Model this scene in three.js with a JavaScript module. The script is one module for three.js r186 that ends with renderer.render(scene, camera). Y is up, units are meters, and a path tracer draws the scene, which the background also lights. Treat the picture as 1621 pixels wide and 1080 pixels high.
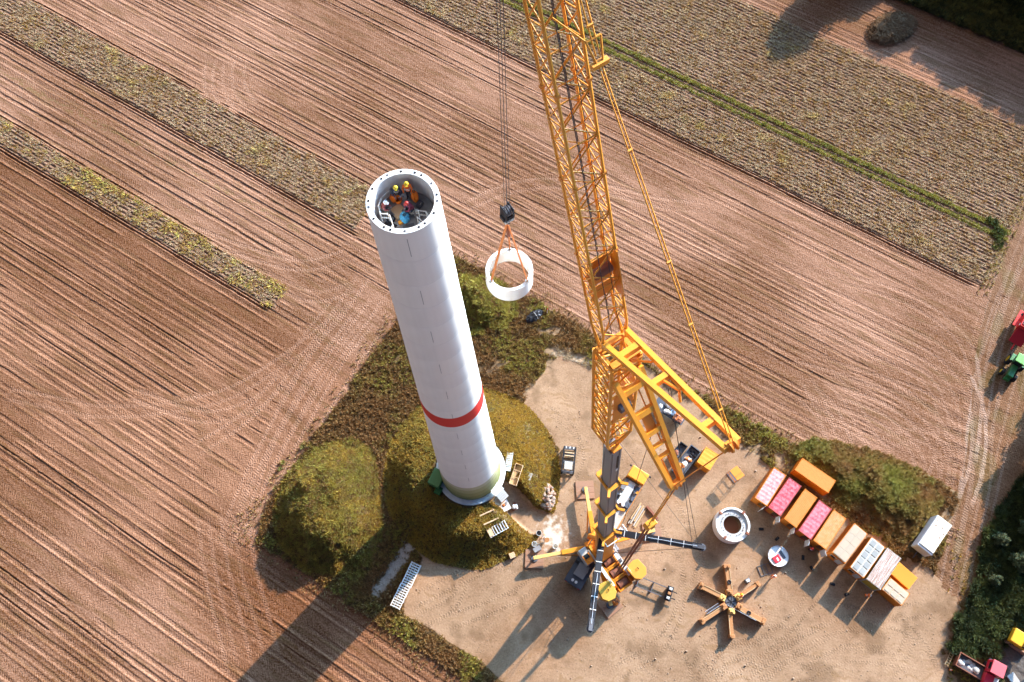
import * as THREE from 'three';
import { Sky } from 'three/addons/objects/Sky.js';
import { mergeGeometries, toCreasedNormals } from 'three/addons/utils/BufferGeometryUtils.js';
import { RoundedBoxGeometry } from 'three/addons/geometries/RoundedBoxGeometry.js';
import { MarchingCubes } from 'three/addons/objects/MarchingCubes.js';
import { createNoise2D } from 'simplex-noise';

// ---------- camera: a drone 128 m up, looking steeply down ----------
const scene = new THREE.Scene();
const camera = new THREE.PerspectiveCamera(2 * Math.atan(540 / 1262) * 180 / Math.PI, 1024 / 682, 1, 9000);
camera.position.set(0, 128.4, 0);
camera.up.set(0.0013, 0.3579, -0.9338);
camera.lookAt(-0.00339 * 100, 128.4 - 0.93376 * 100, -0.35789 * 100);
scene.add(camera);
const renderer = new THREE.WebGLRenderer({ antialias: true });
renderer.setSize(1024, 682);
renderer.toneMapping = THREE.LinearToneMapping;
renderer.toneMappingExposure = 2.75;
renderer.shadowMap.enabled = true;
renderer.shadowMap.type = THREE.PCFSoftShadowMap;

// ---------- sky and low autumn sun ----------
const SUN_EL = 22.4 * Math.PI / 180;
const sunDir = new THREE.Vector3(0.68 * Math.cos(SUN_EL), Math.sin(SUN_EL), -0.733 * Math.cos(SUN_EL)).normalize();
const sky = new Sky();
sky.name = 'sky';
sky.userData = { kind: 'structure', label: 'clear hazy autumn sky above the site' };
sky.scale.setScalar(8000);
sky.material.uniforms.sunPosition.value.copy(sunDir);
sky.material.uniforms.turbidity.value = 10;
sky.material.uniforms.rayleigh.value = 0.75;
sky.material.uniforms.mieCoefficient.value = 0.005;
scene.add(sky);
scene.environmentIntensity = 0.24;
const sun = new THREE.DirectionalLight(new THREE.Color().setRGB(1, 0.79, 0.575), 4.8);
sun.position.copy(sunDir).multiplyScalar(300);
sun.target.position.set(0, 0, -50);
sun.position.add(sun.target.position);
sun.castShadow = true;
sun.shadow.mapSize.set(4096, 4096);
Object.assign(sun.shadow.camera, { left: -160, right: 160, top: 160, bottom: -160, near: 1, far: 700 });
scene.add(sun, sun.target);

// ---------- helpers ----------
let seedState = 12345;
function rnd() { seedState |= 0; seedState = seedState + 0x6D2B79F5 | 0; let t = Math.imul(seedState ^ seedState >>> 15, 1 | seedState); t = t + Math.imul(t ^ t >>> 7, 61 | t) ^ t; return ((t ^ t >>> 14) >>> 0) / 4294967296; }
function seed(n) { seedState = n * 7919 + 17; }
const rr = (a, b) => a + (b - a) * rnd();
const n2 = createNoise2D(rnd), n2b = createNoise2D(rnd);
const fbm = (x, y, o = 4) => { let s = 0, a = 0.5; for (let i = 0; i < o; i++) { s += a * n2(x, y); x *= 2.03; y *= 2.03; a *= 0.5; } return s; };
const clamp = (x, a = 0, b = 1) => Math.min(b, Math.max(a, x));
const lerp = (a, b, t) => a + (b - a) * t;
const sstep = (a, b, x) => { const t = clamp((x - a) / (b - a)); return t * t * (3 - 2 * t); };
const V3 = (a) => new THREE.Vector3(a[0], a[1], a[2]);
const names = {};
function numbered(n) { names[n] = (names[n] ?? -1) + 1; return names[n] ? `${n}_${String(names[n]).padStart(3, '0')}` : n; }
const rgb = (r, g, b) => new THREE.Color().setRGB(r, g, b);
function mat(c, rough = 0.8, metal = 0, extra = {}) { return new THREE.MeshPhysicalMaterial({ specularIntensity: rough > 0.55 ? 0.4 : 1, color: Array.isArray(c) ? rgb(...c) : c, roughness: rough, metalness: metal, ...extra }); }
function shade(o) { o.traverse((m) => { if (m.isMesh) { m.castShadow = true; m.receiveShadow = true; } }); return o; }
// a top-level thing: a group at its base whose children are its parts
function thing(name, label, category, pos = [0, 0, 0], turn = 0, group) {
  const o = new THREE.Group(); o.name = numbered(name); o.position.set(...pos); o.rotation.y = turn;
  o.userData = { label, category }; if (group) o.userData.group = group; scene.add(o); return o;
}
function part(parent, name, geo, m, label) {
  const o = new THREE.Mesh(Array.isArray(geo) ? merge(geo) : geo, m); o.name = name; if (label) o.userData.label = label;
  o.castShadow = o.receiveShadow = true; parent.add(o); return o;
}
function sub(parent, name, pos = [0, 0, 0], turn = 0) { const g = new THREE.Group(); g.name = name; g.position.set(...pos); g.rotation.y = turn; parent.add(g); return g; }
function merge(list) { const l = list.map((g) => { const q = g.index ? g.toNonIndexed() : g; for (const k of Object.keys(q.attributes)) if (!['position', 'normal', 'uv'].includes(k)) q.deleteAttribute(k); return q; }); return mergeGeometries(l); }
function box(w, h, d, x = 0, y = 0, z = 0, ry = 0, rx = 0, rz = 0) { const g = new THREE.BoxGeometry(w, h, d); if (rx) g.rotateX(rx); if (rz) g.rotateZ(rz); if (ry) g.rotateY(ry); g.translate(x, y, z); return g; }
function rbox(w, h, d, x = 0, y = 0, z = 0, r = 0.05, ry = 0) { const g = new RoundedBoxGeometry(w, h, d, 2, r); if (ry) g.rotateY(ry); g.translate(x, y, z); return g; }
function cyl(r1, r2, h, x = 0, y = 0, z = 0, seg = 16, axis = 'y') { const g = new THREE.CylinderGeometry(r1, r2, h, seg); if (axis === 'x') g.rotateZ(Math.PI / 2); if (axis === 'z') g.rotateX(Math.PI / 2); g.translate(x, y, z); return g; }
function orient(g, p, q, up = [0, 1, 0]) { // geometry with its length 1 along +y from 0..1 laid from p to q
  const a = V3(p), b = V3(q), y = b.clone().sub(a), len = y.length(); y.normalize(); let z = V3(up); let x = new THREE.Vector3().crossVectors(y, z); if (x.lengthSq() < 1e-4) x = new THREE.Vector3().crossVectors(y, new THREE.Vector3(1, 0, 0)); x.normalize(); z = new THREE.Vector3().crossVectors(x, y);
  return g.applyMatrix4(new THREE.Matrix4().makeBasis(x, y.multiplyScalar(len), z).setPosition(a));
}
function bar(p, q, r, seg = 6) { return fixN(orient(new THREE.CylinderGeometry(r, r, 1, seg, 1).translate(0, 0.5, 0), p, q)); }
function beam(p, q, w, h, up) { return fixN(orient(new THREE.BoxGeometry(w, 1, h).translate(0, 0.5, 0), p, q, up)); }
function fixN(g) { g.computeVertexNormals(); return g.index ? toCreasedNormals(g, 0.7) : g; }
const UNIT = new THREE.CylinderGeometry(1, 1, 1, 6, 1, true).translate(0, 0.5, 0);
function strut(parent, name, p, q, r, m) { // thin round member sharing one geometry
  const a = V3(p), b = V3(q), d = b.clone().sub(a), o = new THREE.Mesh(UNIT, m); o.name = name; o.position.copy(a);
  o.quaternion.setFromUnitVectors(new THREE.Vector3(0, 1, 0), d.clone().normalize()); o.scale.set(r, d.length(), r); o.castShadow = o.receiveShadow = true; parent.add(o); return o;
}
function tube(pts, r, seg = 24, rs = 6) { return new THREE.TubeGeometry(new THREE.CatmullRomCurve3(pts.map(V3)), seg, r, rs); }
function tex(w, h, fn, srgb = true, rep) {
  const d = new Uint8Array(w * h * 4), c = [0, 0, 0];
  for (let j = 0; j < h; j++) for (let i = 0; i < w; i++) { fn(i / w, j / h, c, i, j); const k = (j * w + i) * 4; for (let q = 0; q < 3; q++) d[k + q] = 255 * clamp(srgb ? Math.pow(clamp(c[q]), 1 / 2.2) : c[q]); d[k + 3] = 255; }
  const t = new THREE.DataTexture(d, w, h); t.magFilter = THREE.LinearFilter; t.minFilter = THREE.LinearMipmapLinearFilter; t.generateMipmaps = true; t.wrapS = t.wrapT = THREE.RepeatWrapping; if (srgb) t.colorSpace = THREE.SRGBColorSpace; if (rep) t.repeat.set(...rep); t.needsUpdate = true; return t;
}

// ---------- the lie of the land: rows run along u, v counts across them ----------
const CA = Math.cos(31.5 * Math.PI / 180), SA = Math.sin(31.5 * Math.PI / 180);
const toUV = (x, z) => [x * CA + z * SA, -x * SA + z * CA];
const toXZ = (u, v) => [u * CA - v * SA, u * SA + v * CA];
const U0 = -168, U1 = 88, W0 = -172, W1 = 56;
function sdPoly(poly, x, z) { // signed distance, negative inside
  let d = 1e9, s = 1;
  for (let i = 0, j = poly.length - 1; i < poly.length; j = i++) {
    const ex = poly[j][0] - poly[i][0], ez = poly[j][1] - poly[i][1], wx = x - poly[i][0], wz = z - poly[i][1];
    const t = clamp((wx * ex + wz * ez) / (ex * ex + ez * ez)), bx = wx - ex * t, bz = wz - ez * t; d = Math.min(d, bx * bx + bz * bz);
    const a = z >= poly[i][1], b = z < poly[j][1], c = ex * wz > ez * wx; if ((a && b && c) || (!a && !b && !c)) s = -s;
  }
  return s * Math.sqrt(d);
}
const bbox = (p, m = 6) => [Math.min(...p.map((q) => q[0])) - m, Math.max(...p.map((q) => q[0])) + m, Math.min(...p.map((q) => q[1])) - m, Math.max(...p.map((q) => q[1])) + m];
function region(p) { const b = bbox(p); const f = (x, z) => (x < b[0] || x > b[1] || z < b[2] || z > b[3]) ? 9 : sdPoly(p, x, z); f.box = b; return f; }
const padRegion = region([[7.6, -46.65], [1.82, -39.87], [1.49, -37.89], [4.72, -34.4], [7.14, -30.13], [6.84, -25.14], [4.13, -21.09], [4.31, -19.89], [3.1, -19.3], [0.7, -21.9], [-1.53, -23.92], [-2.94, -21.1], [-0.32, -18.31], [1.08, -15.57], [-0.91, -13.25], [-5.44, -12.49], [-11.37, -12.87], [-15.88, -14.41], [-14.54, -13.07], [-16.97, -6.21], [-16.9, -4.65], [-11.98, -1.76], [-5.24, 1.88], [-0.33, 6.21], [7.74, 11.67], [39.48, 14.11], [64.97, 9.15], [64.83, 1.44], [67.39, -5.28], [66.44, -7.76], [64.76, -10.19], [60.12, -13.23], [51.6, -18.88], [43.03, -25.84], [39.71, -29.06], [34.88, -32.44], [30.65, -37.86], [26.13, -41.18], [21.06, -45.72], [15.65, -45.15], [12.39, -44.36]]);
const heapRegion = region([[-39.01, -19.92], [-37.28, -26.72], [-32.71, -30.91], [-26.59, -32.5], [-22.69, -30.16], [-21.57, -25.16], [-20.31, -17.34], [-22.2, -12.3], [-26.95, -9.94], [-33.08, -10.6], [-37.48, -15]]);
const eastHeap = region([[43.54, -30.1], [49.43, -32.43], [59.44, -30.09], [66.96, -26.13], [68.42, -22.06], [65.88, -16.12], [60.42, -14.96], [55.44, -17.89], [49.18, -23.08], [45.83, -26.97]]);
const northHump = region([[-9.72, -60.52], [-5.02, -61.26], [-0.74, -58.05], [-0.3, -54.42], [-2.71, -51.56], [-7.64, -51.1], [-9.37, -55.15]]);
const rampRegion = region([[-2.35, -24.74], [0.7, -23.31], [3.52, -20.49], [8.51, -18.9], [6.45, -16.15], [2.28, -16.54], [-0.01, -18.31], [-1.92, -19.9], [-3.34, -21.1]]);
const hedgeRegion = region([[93.35, -37.79], [79.65, -23.56], [74.02, -16.12], [70.27, -8.51], [65.92, -1.22], [64.3, 3.18], [65.27, 5.34], [72.34, 9.15], [91.44, 6.62]]);
const TOWER = [-6.97, -25.98], MOUND_R = 14.3, MOUND_H = 3.4;
function bigHeight(x, z) { // mounds and heaps, metres
  let h = 0;
  const dx = x - TOWER[0], dz = z - TOWER[1], d = Math.hypot(dx, dz * 0.97) + 0.2 * n2(x * 0.12, z * 0.12);
  if (d < MOUND_R + 2) { let m = MOUND_H * sstep(MOUND_R, 8.4, d); const rp = rampRegion(x, z); if (rp < 1.5) m = lerp(m, MOUND_H * sstep(13, 4.5, Math.hypot(dx, dz)) * 0.75, sstep(1.2, -0.6, rp)); h += m; }
  let s = heapRegion(x, z); if (s < 0) h += 4.3 * sstep(0, 7, -s) + 0.3 * sstep(0, 2, -s) * n2(x * 0.25, z * 0.25);
  s = eastHeap(x, z); if (s < 0) h += 1.9 * sstep(0, 5, -s) * (0.8 + 0.35 * n2(x * 0.14, z * 0.14)) + 0.3 * sstep(0, 2, -s) * n2(x * 0.5, z * 0.5);
  s = northHump(x, z); if (s < 0) h += 2.2 * sstep(0, 3.5, -s);
  return h;
}
// zones: 0 harvested field, 1 potato field, 2 bare strip, 3 crane pad, 4 rough verge, 5 tower mound, 6 west heap, 7 dirt track, 8 and 9 leftover rows, 10 hedge bottom, 11 far scrub, 12 east heap
function zoneAt(x, z, u, v) {
  const wob = 0.5 * n2(u * 0.15, v * 0.15) + 0.25 * n2(u * 0.6, v * 0.6);
  if (v < -147.5 + wob) return 11;
  if (hedgeRegion(x, z) + 1.2 * wob < 0) return 10;
  const trackL = 41.2 + sstep(-95, -45, v) * 8.6 + 0.5 * wob;
  if (v < -94 + 0.2 * wob) { if (u > 39.8 + 0.4 * wob) return 7; return v < -130.4 + 0.4 * wob ? 2 : 1; }
  if (u > trackL && v < 12 && padRegion(x, z) > (x > 50 ? 2.4 : 0.3) * wob) return 7;
  if (u < -62 + wob && v > -54 + 0.3 * wob && v < -45.2 + 0.3 * wob) return 8;
  if (u < -65 + wob && v > -29.4 + 0.3 * wob && v < -24.9 + 0.3 * wob) return 9;
  if (eastHeap(x, z) < -0.3) return 12;
  const west = -45.2 + 0.6 * wob + 2.5 * sstep(0, 10, v);
  if (u > west && v > -50.4 - 6.5 * sstep(22, 40, u) + 0.6 * wob && v < 8 + 0.6 * wob || padRegion(x, z) < 0) {
    if (Math.hypot(x - TOWER[0], (z - TOWER[1]) * 0.97) + 0.2 * n2(x * 0.12, z * 0.12) < MOUND_R && rampRegion(x, z) > 0.3 * wob) return 5;
    if (padRegion(x, z) < (x > 50 ? 2.4 : 0.35) * wob) return 3;
    if (heapRegion(x, z) < -0.3) return 6;
    if (eastHeap(x, z) < -0.3) return 12;
    if (rampRegion(x, z) < 0) return 3;
    return 4;
  }
  return 0;
}
// ---------- furrows and wheel tracks, pressed into two height rasters (coarse for the mesh, fine for relief) ----------
const N = 2048, CU = (U1 - U0) / N, CW = (W1 - W0) / N;
const hMac = new Float32Array(N * N), hFine = new Float32Array(N * N), wear = new Float32Array(N * N);
const zoneMap = new Uint8Array(N * N);
for (let j = 0; j < N; j++) for (let i = 0; i < N; i++) { const u = U0 + (i + 0.5) * CU, v = W0 + (j + 0.5) * CW, [x, z] = toXZ(u, v); zoneMap[j * N + i] = zoneAt(x, z, u, v); }
function stamp(pts, o) { // pts in u,v; presses one tyre track with raised edges
  const { w = 0.62, depth = 0.07, berm = 0.09, skew = 0, lug = 0.035, fade = 3, zones = [0], mac = 1, seedv = 0, rub = 0.6 } = o;
  let L = 0; const seg = []; for (let i = 1; i < pts.length; i++) { const l = Math.hypot(pts[i][0] - pts[i - 1][0], pts[i][1] - pts[i - 1][1]); seg.push([L, l, pts[i - 1], pts[i]]); L += l; }
  const step = Math.min(CU, CW) * 0.9, half = w / 2 + 0.36;
  for (const [s0, l, a, b] of seg) {
    const tu = (b[0] - a[0]) / l, tv = (b[1] - a[1]) / l;
    for (let s = 0; s < l; s += step) {
      const t = s0 + s, f = sstep(0, fade, t) * sstep(0, fade, L - t) * clamp(1.0 + 0.55 * n2(t * 0.03 + seedv, seedv * 3.1)); if (f < 0.04) continue;
      const wv = 0.12 * n2b(t * 0.04, seedv * 7.7) + 0.03 * n2b(t * 0.6, seedv);
      for (let c = -half; c <= half; c += step) {
        const u = a[0] + tu * s - tv * (c + wv), v = a[1] + tv * s + tu * (c + wv), i = Math.floor((u - U0) / CU), j = Math.floor((v - W0) / CW);
        if (i < 0 || j < 0 || i >= N || j >= N) continue; const k = j * N + i; if (!zones.includes(zoneMap[k])) continue;
        const q = Math.abs(c) - w / 2; let m;
        if (q < -0.05) { m = -depth; const ph = (t + Math.abs(c) * 0.9) / 0.42; hFine[k] = lerp(hFine[k], lug * (((ph % 1) + 1) % 1 < 0.45 ? 1 : -0.6), f); wear[k] = Math.max(wear[k], f * rub); }
        else { const e = q < 0.06 ? (q + 0.05) / 0.11 : 1 - (q - 0.06) / 0.3; m = -depth * (q < 0.06 ? 1 - (q + 0.05) / 0.11 : 0) + berm * e * (1 + Math.sign(c) * skew); }
        hMac[k] = lerp(hMac[k], m * mac, f);
      }
    }
  }
}
seed(3);
// straight passes of the harvester
for (let v = -172, p = 0; v < 56; v += rr(2.75, 3.15), p++) {
  for (const o of [-0.78, 0.78]) {
    const vv = v + o + rr(-0.12, 0.12);
    if (rnd() < 0.16) continue;
    const e = vv < -51 ? rr(28, 40) : vv < 8 ? rr(-62, -49) : 90;
    const depth = rr(0.03, 0.07), berm = rr(0.025, 0.095), skew = rr(-0.3, 0.9);
    const cuts = [-170]; while (cuts[cuts.length - 1] < e) cuts.push(cuts[cuts.length - 1] + rr(50, 190)); cuts[cuts.length - 1] = e;
    for (let i = 1; i < cuts.length; i++) { if (cuts[i] - cuts[i - 1] < 8) continue; const sh = rr(-0.15, 0.15); stamp([[cuts[i - 1] + rr(0, 3), vv + sh], [cuts[i] - rr(0, 2), vv + sh + rr(-0.2, 0.2)]], { depth, berm: berm * rr(0.6, 1.2), skew, zones: [0, 2], seedv: rr(0, 99) }); }
  }
  if (rnd() < 0.35) stamp([[-170 + rr(0, 60), v], [rr(-60, -20), v + rr(-0.3, 0.3)]], { w: 0.2, depth: 0.09, berm: 0.07, zones: [0], seedv: rr(0, 99) });
}
// clean furrow lines beside the rows left standing, and along the potato field
for (const [v, a, b] of [[-44.9, -170, -60], [-54.4, -170, -61], [-24.6, -170, -64], [-29.8, -170, -65], [-93.7, -100, 39]]) for (const d of [0, 0.55]) stamp([[a, v + d], [b, v + d]], { w: 0.3, depth: 0.16, berm: 0.13, lug: 0.01, zones: [0, 1, 8, 9], seedv: v });
// headland turns: curved tracks in pairs
const uvl = (l) => l.map((p) => toUV(...p));
const turns = [[[-86.84, -39.97], [-77.98, -38.41], [-70.46, -36.87], [-59.19, -37.18], [-48.11, -39.93], [-41.25, -44.54], [-32.61, -52.2], [-26.47, -62.54]], [[-24.8, -53.98], [-29.74, -46.36], [-36.04, -33.04], [-40.11, -22.63], [-42.54, -13.27]], [[-23.92, -57.6], [-31.77, -44.64], [-37.66, -33.58], [-41.7, -23.14], [-44.27, -15.2]], [[-27.26, -57.6], [-35.97, -43.51], [-40.16, -32.51], [-43.1, -22.13], [-46, -13.27]], [[-46.32, -21.12], [-43.59, -11.36], [-40.74, -3.93], [-38, 3.19]], [[-30.61, -57.61], [-37.38, -46.94], [-43.8, -36.84], [-53.29, -29.34]], [[-65.53, -40.17], [-51.05, -35.75], [-43.93, -37.93], [-38.13, -43.51]], [[-56.78, -110.21], [-56.86, -105.86], [-55.84, -101.75], [-52.19, -96.23]], [[-60.56, -71.55], [-49.6, -67.01], [-37.88, -63.81], [-29, -66.33]], [[-55.14, -65.74], [-44.4, -61.32], [-35.07, -57.62], [-27.43, -60.06]],
  [[53.78, -56.26], [63.85, -50.29], [72.53, -44.51], [74.93, -37.81], [73.51, -29.24], [69.53, -21.05]], [[47.07, -46.83], [60.37, -42.26], [70.19, -37.81], [72.28, -31.34], [70.23, -22.06]], [[57.82, -61.15], [70.37, -56.23], [77.22, -49.11], [77.5, -40.01], [73.8, -27.15]], [[50.77, -42.28], [54.39, -37.83], [56.54, -31.36], [59.99, -27.17]], [[48.78, -43.41], [51.22, -37.83], [52.55, -32.42]], [[60.69, -31.35], [67.09, -32.41], [70.63, -29.24], [68.02, -21.05]], [[53.97, -42.27], [63.87, -37.82], [68.97, -31.35], [69.82, -25.1]], [[7.73, -80.76], [17.1, -79.38], [26.31, -76.67], [35.52, -75.31]], [[-9.84, -75.41], [-1.7, -79.42], [7.73, -80.76], [14.7, -78.03]]];
turns.forEach((t, i) => { const c = new THREE.CatmullRomCurve3(uvl(t).map((p) => new THREE.Vector3(p[0], 0, p[1]))); const n = Math.ceil(c.getLength() / 0.7), pts = c.getSpacedPoints(n);
  for (const off of [-0.95, 0.95, ...(i % 3 === 1 ? [-3.2, 2.9, 4.6] : [])]) stamp(pts.map((p, k) => { const q = pts[Math.min(k + 1, n)], o = pts[Math.max(k - 1, 0)], l = Math.hypot(q.x - o.x, q.z - o.z) || 1; return [p.x - (q.z - o.z) / l * off, p.z + (q.x - o.x) / l * off]; }), { w: 0.7, depth: 0.05, berm: 0.05, lug: 0.04, mac: 0.5, rub: 1.6, zones: [0, 2, 7], seedv: i * 3.3 + off }); });
// the farm track and the loose wheel marks on the pad
const lanes = [[[96.76, -79.2], [87.46, -63.59], [79.71, -49.1], [75.99, -37.81], [73.07, -25.1], [68.68, -14.19], [65.08, -5.74]], [[102.6, -79.19], [90.27, -61.09], [82.14, -46.78], [77.63, -35.62], [74.7, -25.1], [70.35, -15.15], [67.37, -7.58]], [[102.09, -72.53], [91.36, -56.2], [83.82, -42.24], [77.83, -29.23], [72.94, -18.07]], [[89.15, -66.11], [81.51, -51.44], [74.93, -37.81], [71.34, -25.1], [66.89, -15.15]]];
lanes.forEach((t, i) => { const pts = new THREE.CatmullRomCurve3(uvl(t).map((p) => new THREE.Vector3(p[0], 0, p[1]))).getSpacedPoints(120); for (const off of [-0.9, 0.9, 2.2]) stamp(pts.map((p) => [p.x + off, p.z + off * 0.2]), { w: 0.55, depth: 0.06, berm: 0.06, lug: 0.03, zones: [7, 0], seedv: i + off }); });
const padMarks = [[[27.95, -11.34], [30.05, -2.11], [32.22, 4.92]], [[34.09, 4.92], [46.27, -2.11], [64.11, -5.74]], [[40.84, 3.19], [49.95, -1.22], [57.4, -0.33]], [[-16.95, -5.75], [-5.43, -11.35], [6.44, -15.18]], [[-11.06, -3.02], [0.46, -7.59], [8.37, -13.25]], [[20.68, -21.08], [25.99, -11.34], [23.37, -2.11], [13.52, 4.92]], [[47.16, -8.51], [41.62, -3.01], [29.42, 4.92]], [[4.77, -37.88], [10.91, -31.4], [8.62, -23.1]], [[63.96, 4.91], [59.62, -2.11], [46.77, -5.74]], [[37.69, -2.11], [42, 1.44], [48.35, 3.19]], [[24.88, 3.19], [31.33, 4.49], [38.56, 6.63]], [[-11.31, -10.88], [-1.5, -12.01], [5.33, -8.52]], [[25.61, 5.78], [28.87, 0.56], [35.78, -2.11], [45.2, -1.22]], [[27.4, 6.63], [31.62, 1.44], [39.28, 0.56]], [[41.56, 4.92], [48.61, 1.44], [59.77, 2.31]], [[58.34, -5.74], [59.46, -1.22], [54.63, 4.91]], [[-15.86, -3.02], [-9.24, -6.67], [-7.39, -11.35]], [[3.41, -11.34], [13.78, -1.22], [22.87, 4.92]], [[17.64, -2.11], [25.08, 0.56], [26.47, 6.63]], [[24.86, -23.09], [29.17, -14.2], [26.52, -5.74]], [[50.29, -3.46], [42.12, 0.56], [33.95, 6.2]]];
padMarks.forEach((t, i) => { const pts = new THREE.CatmullRomCurve3(uvl(t).map((p) => new THREE.Vector3(p[0], 0, p[1]))).getSpacedPoints(90); for (const off of [-0.95, 0.95]) stamp(pts.map((p) => [p.x + off * 0.7, p.z + off * 0.7]), { w: 0.6, depth: 0.01, berm: 0.012, lug: 0.02, rub: 1, zones: [3, 7], seedv: i + off, mac: 0 }); });

// potato ridges: what the height of a ridge is at u,v
const ridge = (u, v) => { const ph = (v + 0.08 * n2(u * 0.05, v * 0.3)) / 0.75, c = 0.5 + 0.5 * Math.cos(ph * Math.PI * 2); return 0.19 * Math.pow(c, 0.8) * (0.8 + 0.5 * n2(u * 0.5, v * 1.3)); };
function macroAt(u, v) { const a = (u - U0) / CU - 0.5, b = (v - W0) / CW - 0.5, i = clamp(Math.floor(a), 0, N - 2), j = clamp(Math.floor(b), 0, N - 2), s = a - i, t = b - j, k = j * N + i; return lerp(lerp(hMac[k], hMac[k + 1], s), lerp(hMac[k + N], hMac[k + N + 1], s), t); }
const zoneUV = (u, v) => zoneMap[clamp(Math.floor((v - W0) / CW), 0, N - 1) * N + clamp(Math.floor((u - U0) / CU), 0, N - 1)];
function groundHeight(x, z, u, v, zn) {
  let h = bigHeight(x, z);
  if (zn === 1 || zn === 8 || zn === 9) h += ridge(u, v) + (zn === 1 ? -0.1 * Math.exp(-Math.pow((v + 105.8) / 1.2, 2)) : 0);
  else if (zn === 3) return h;
  else if (zn === 0 || zn === 2 || zn === 7) h += macroAt(u, v) + 0.03 * n2(u * 0.1, v * 0.3) - 0.03;
  else h += 0.12 * n2(x * 0.6, z * 0.6);
  return h;
}
const heightAt = (x, z) => { const [u, v] = toUV(x, z); return groundHeight(x, z, u, v, zoneUV(u, v)); };

const greyPatch = region([[72.65, 1.44], [74.5, -0.51], [78.24, -0.33], [83.48, 1.44], [81.75, 8.31], [74.76, 6.62], [72.58, 3.88]]), clearing = region([[65.46, 1.09], [72.53, 1.96], [74.61, -1.04], [78.98, -3.46], [84.37, -2.11], [81.54, 9.15], [63.13, 9.16]]);
const LIME = [6.06, -16.34], LIME2 = [5.36, -22.1], SPILL = [[-16.4, -14.99], [-18.24, -12.11], [-19.88, -9.65], [-21.15, -8.06]], GRAVEL = [[8.14, -46.65], [11.32, -44.59], [13.91, -42.1], [15.26, -40.97]];
function segD(x, z, a, b) { const ex = b[0] - a[0], ez = b[1] - a[1], t = clamp(((x - a[0]) * ex + (z - a[1]) * ez) / (ex * ex + ez * ez)); return Math.hypot(x - a[0] - ex * t, z - a[1] - ez * t); }
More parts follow.
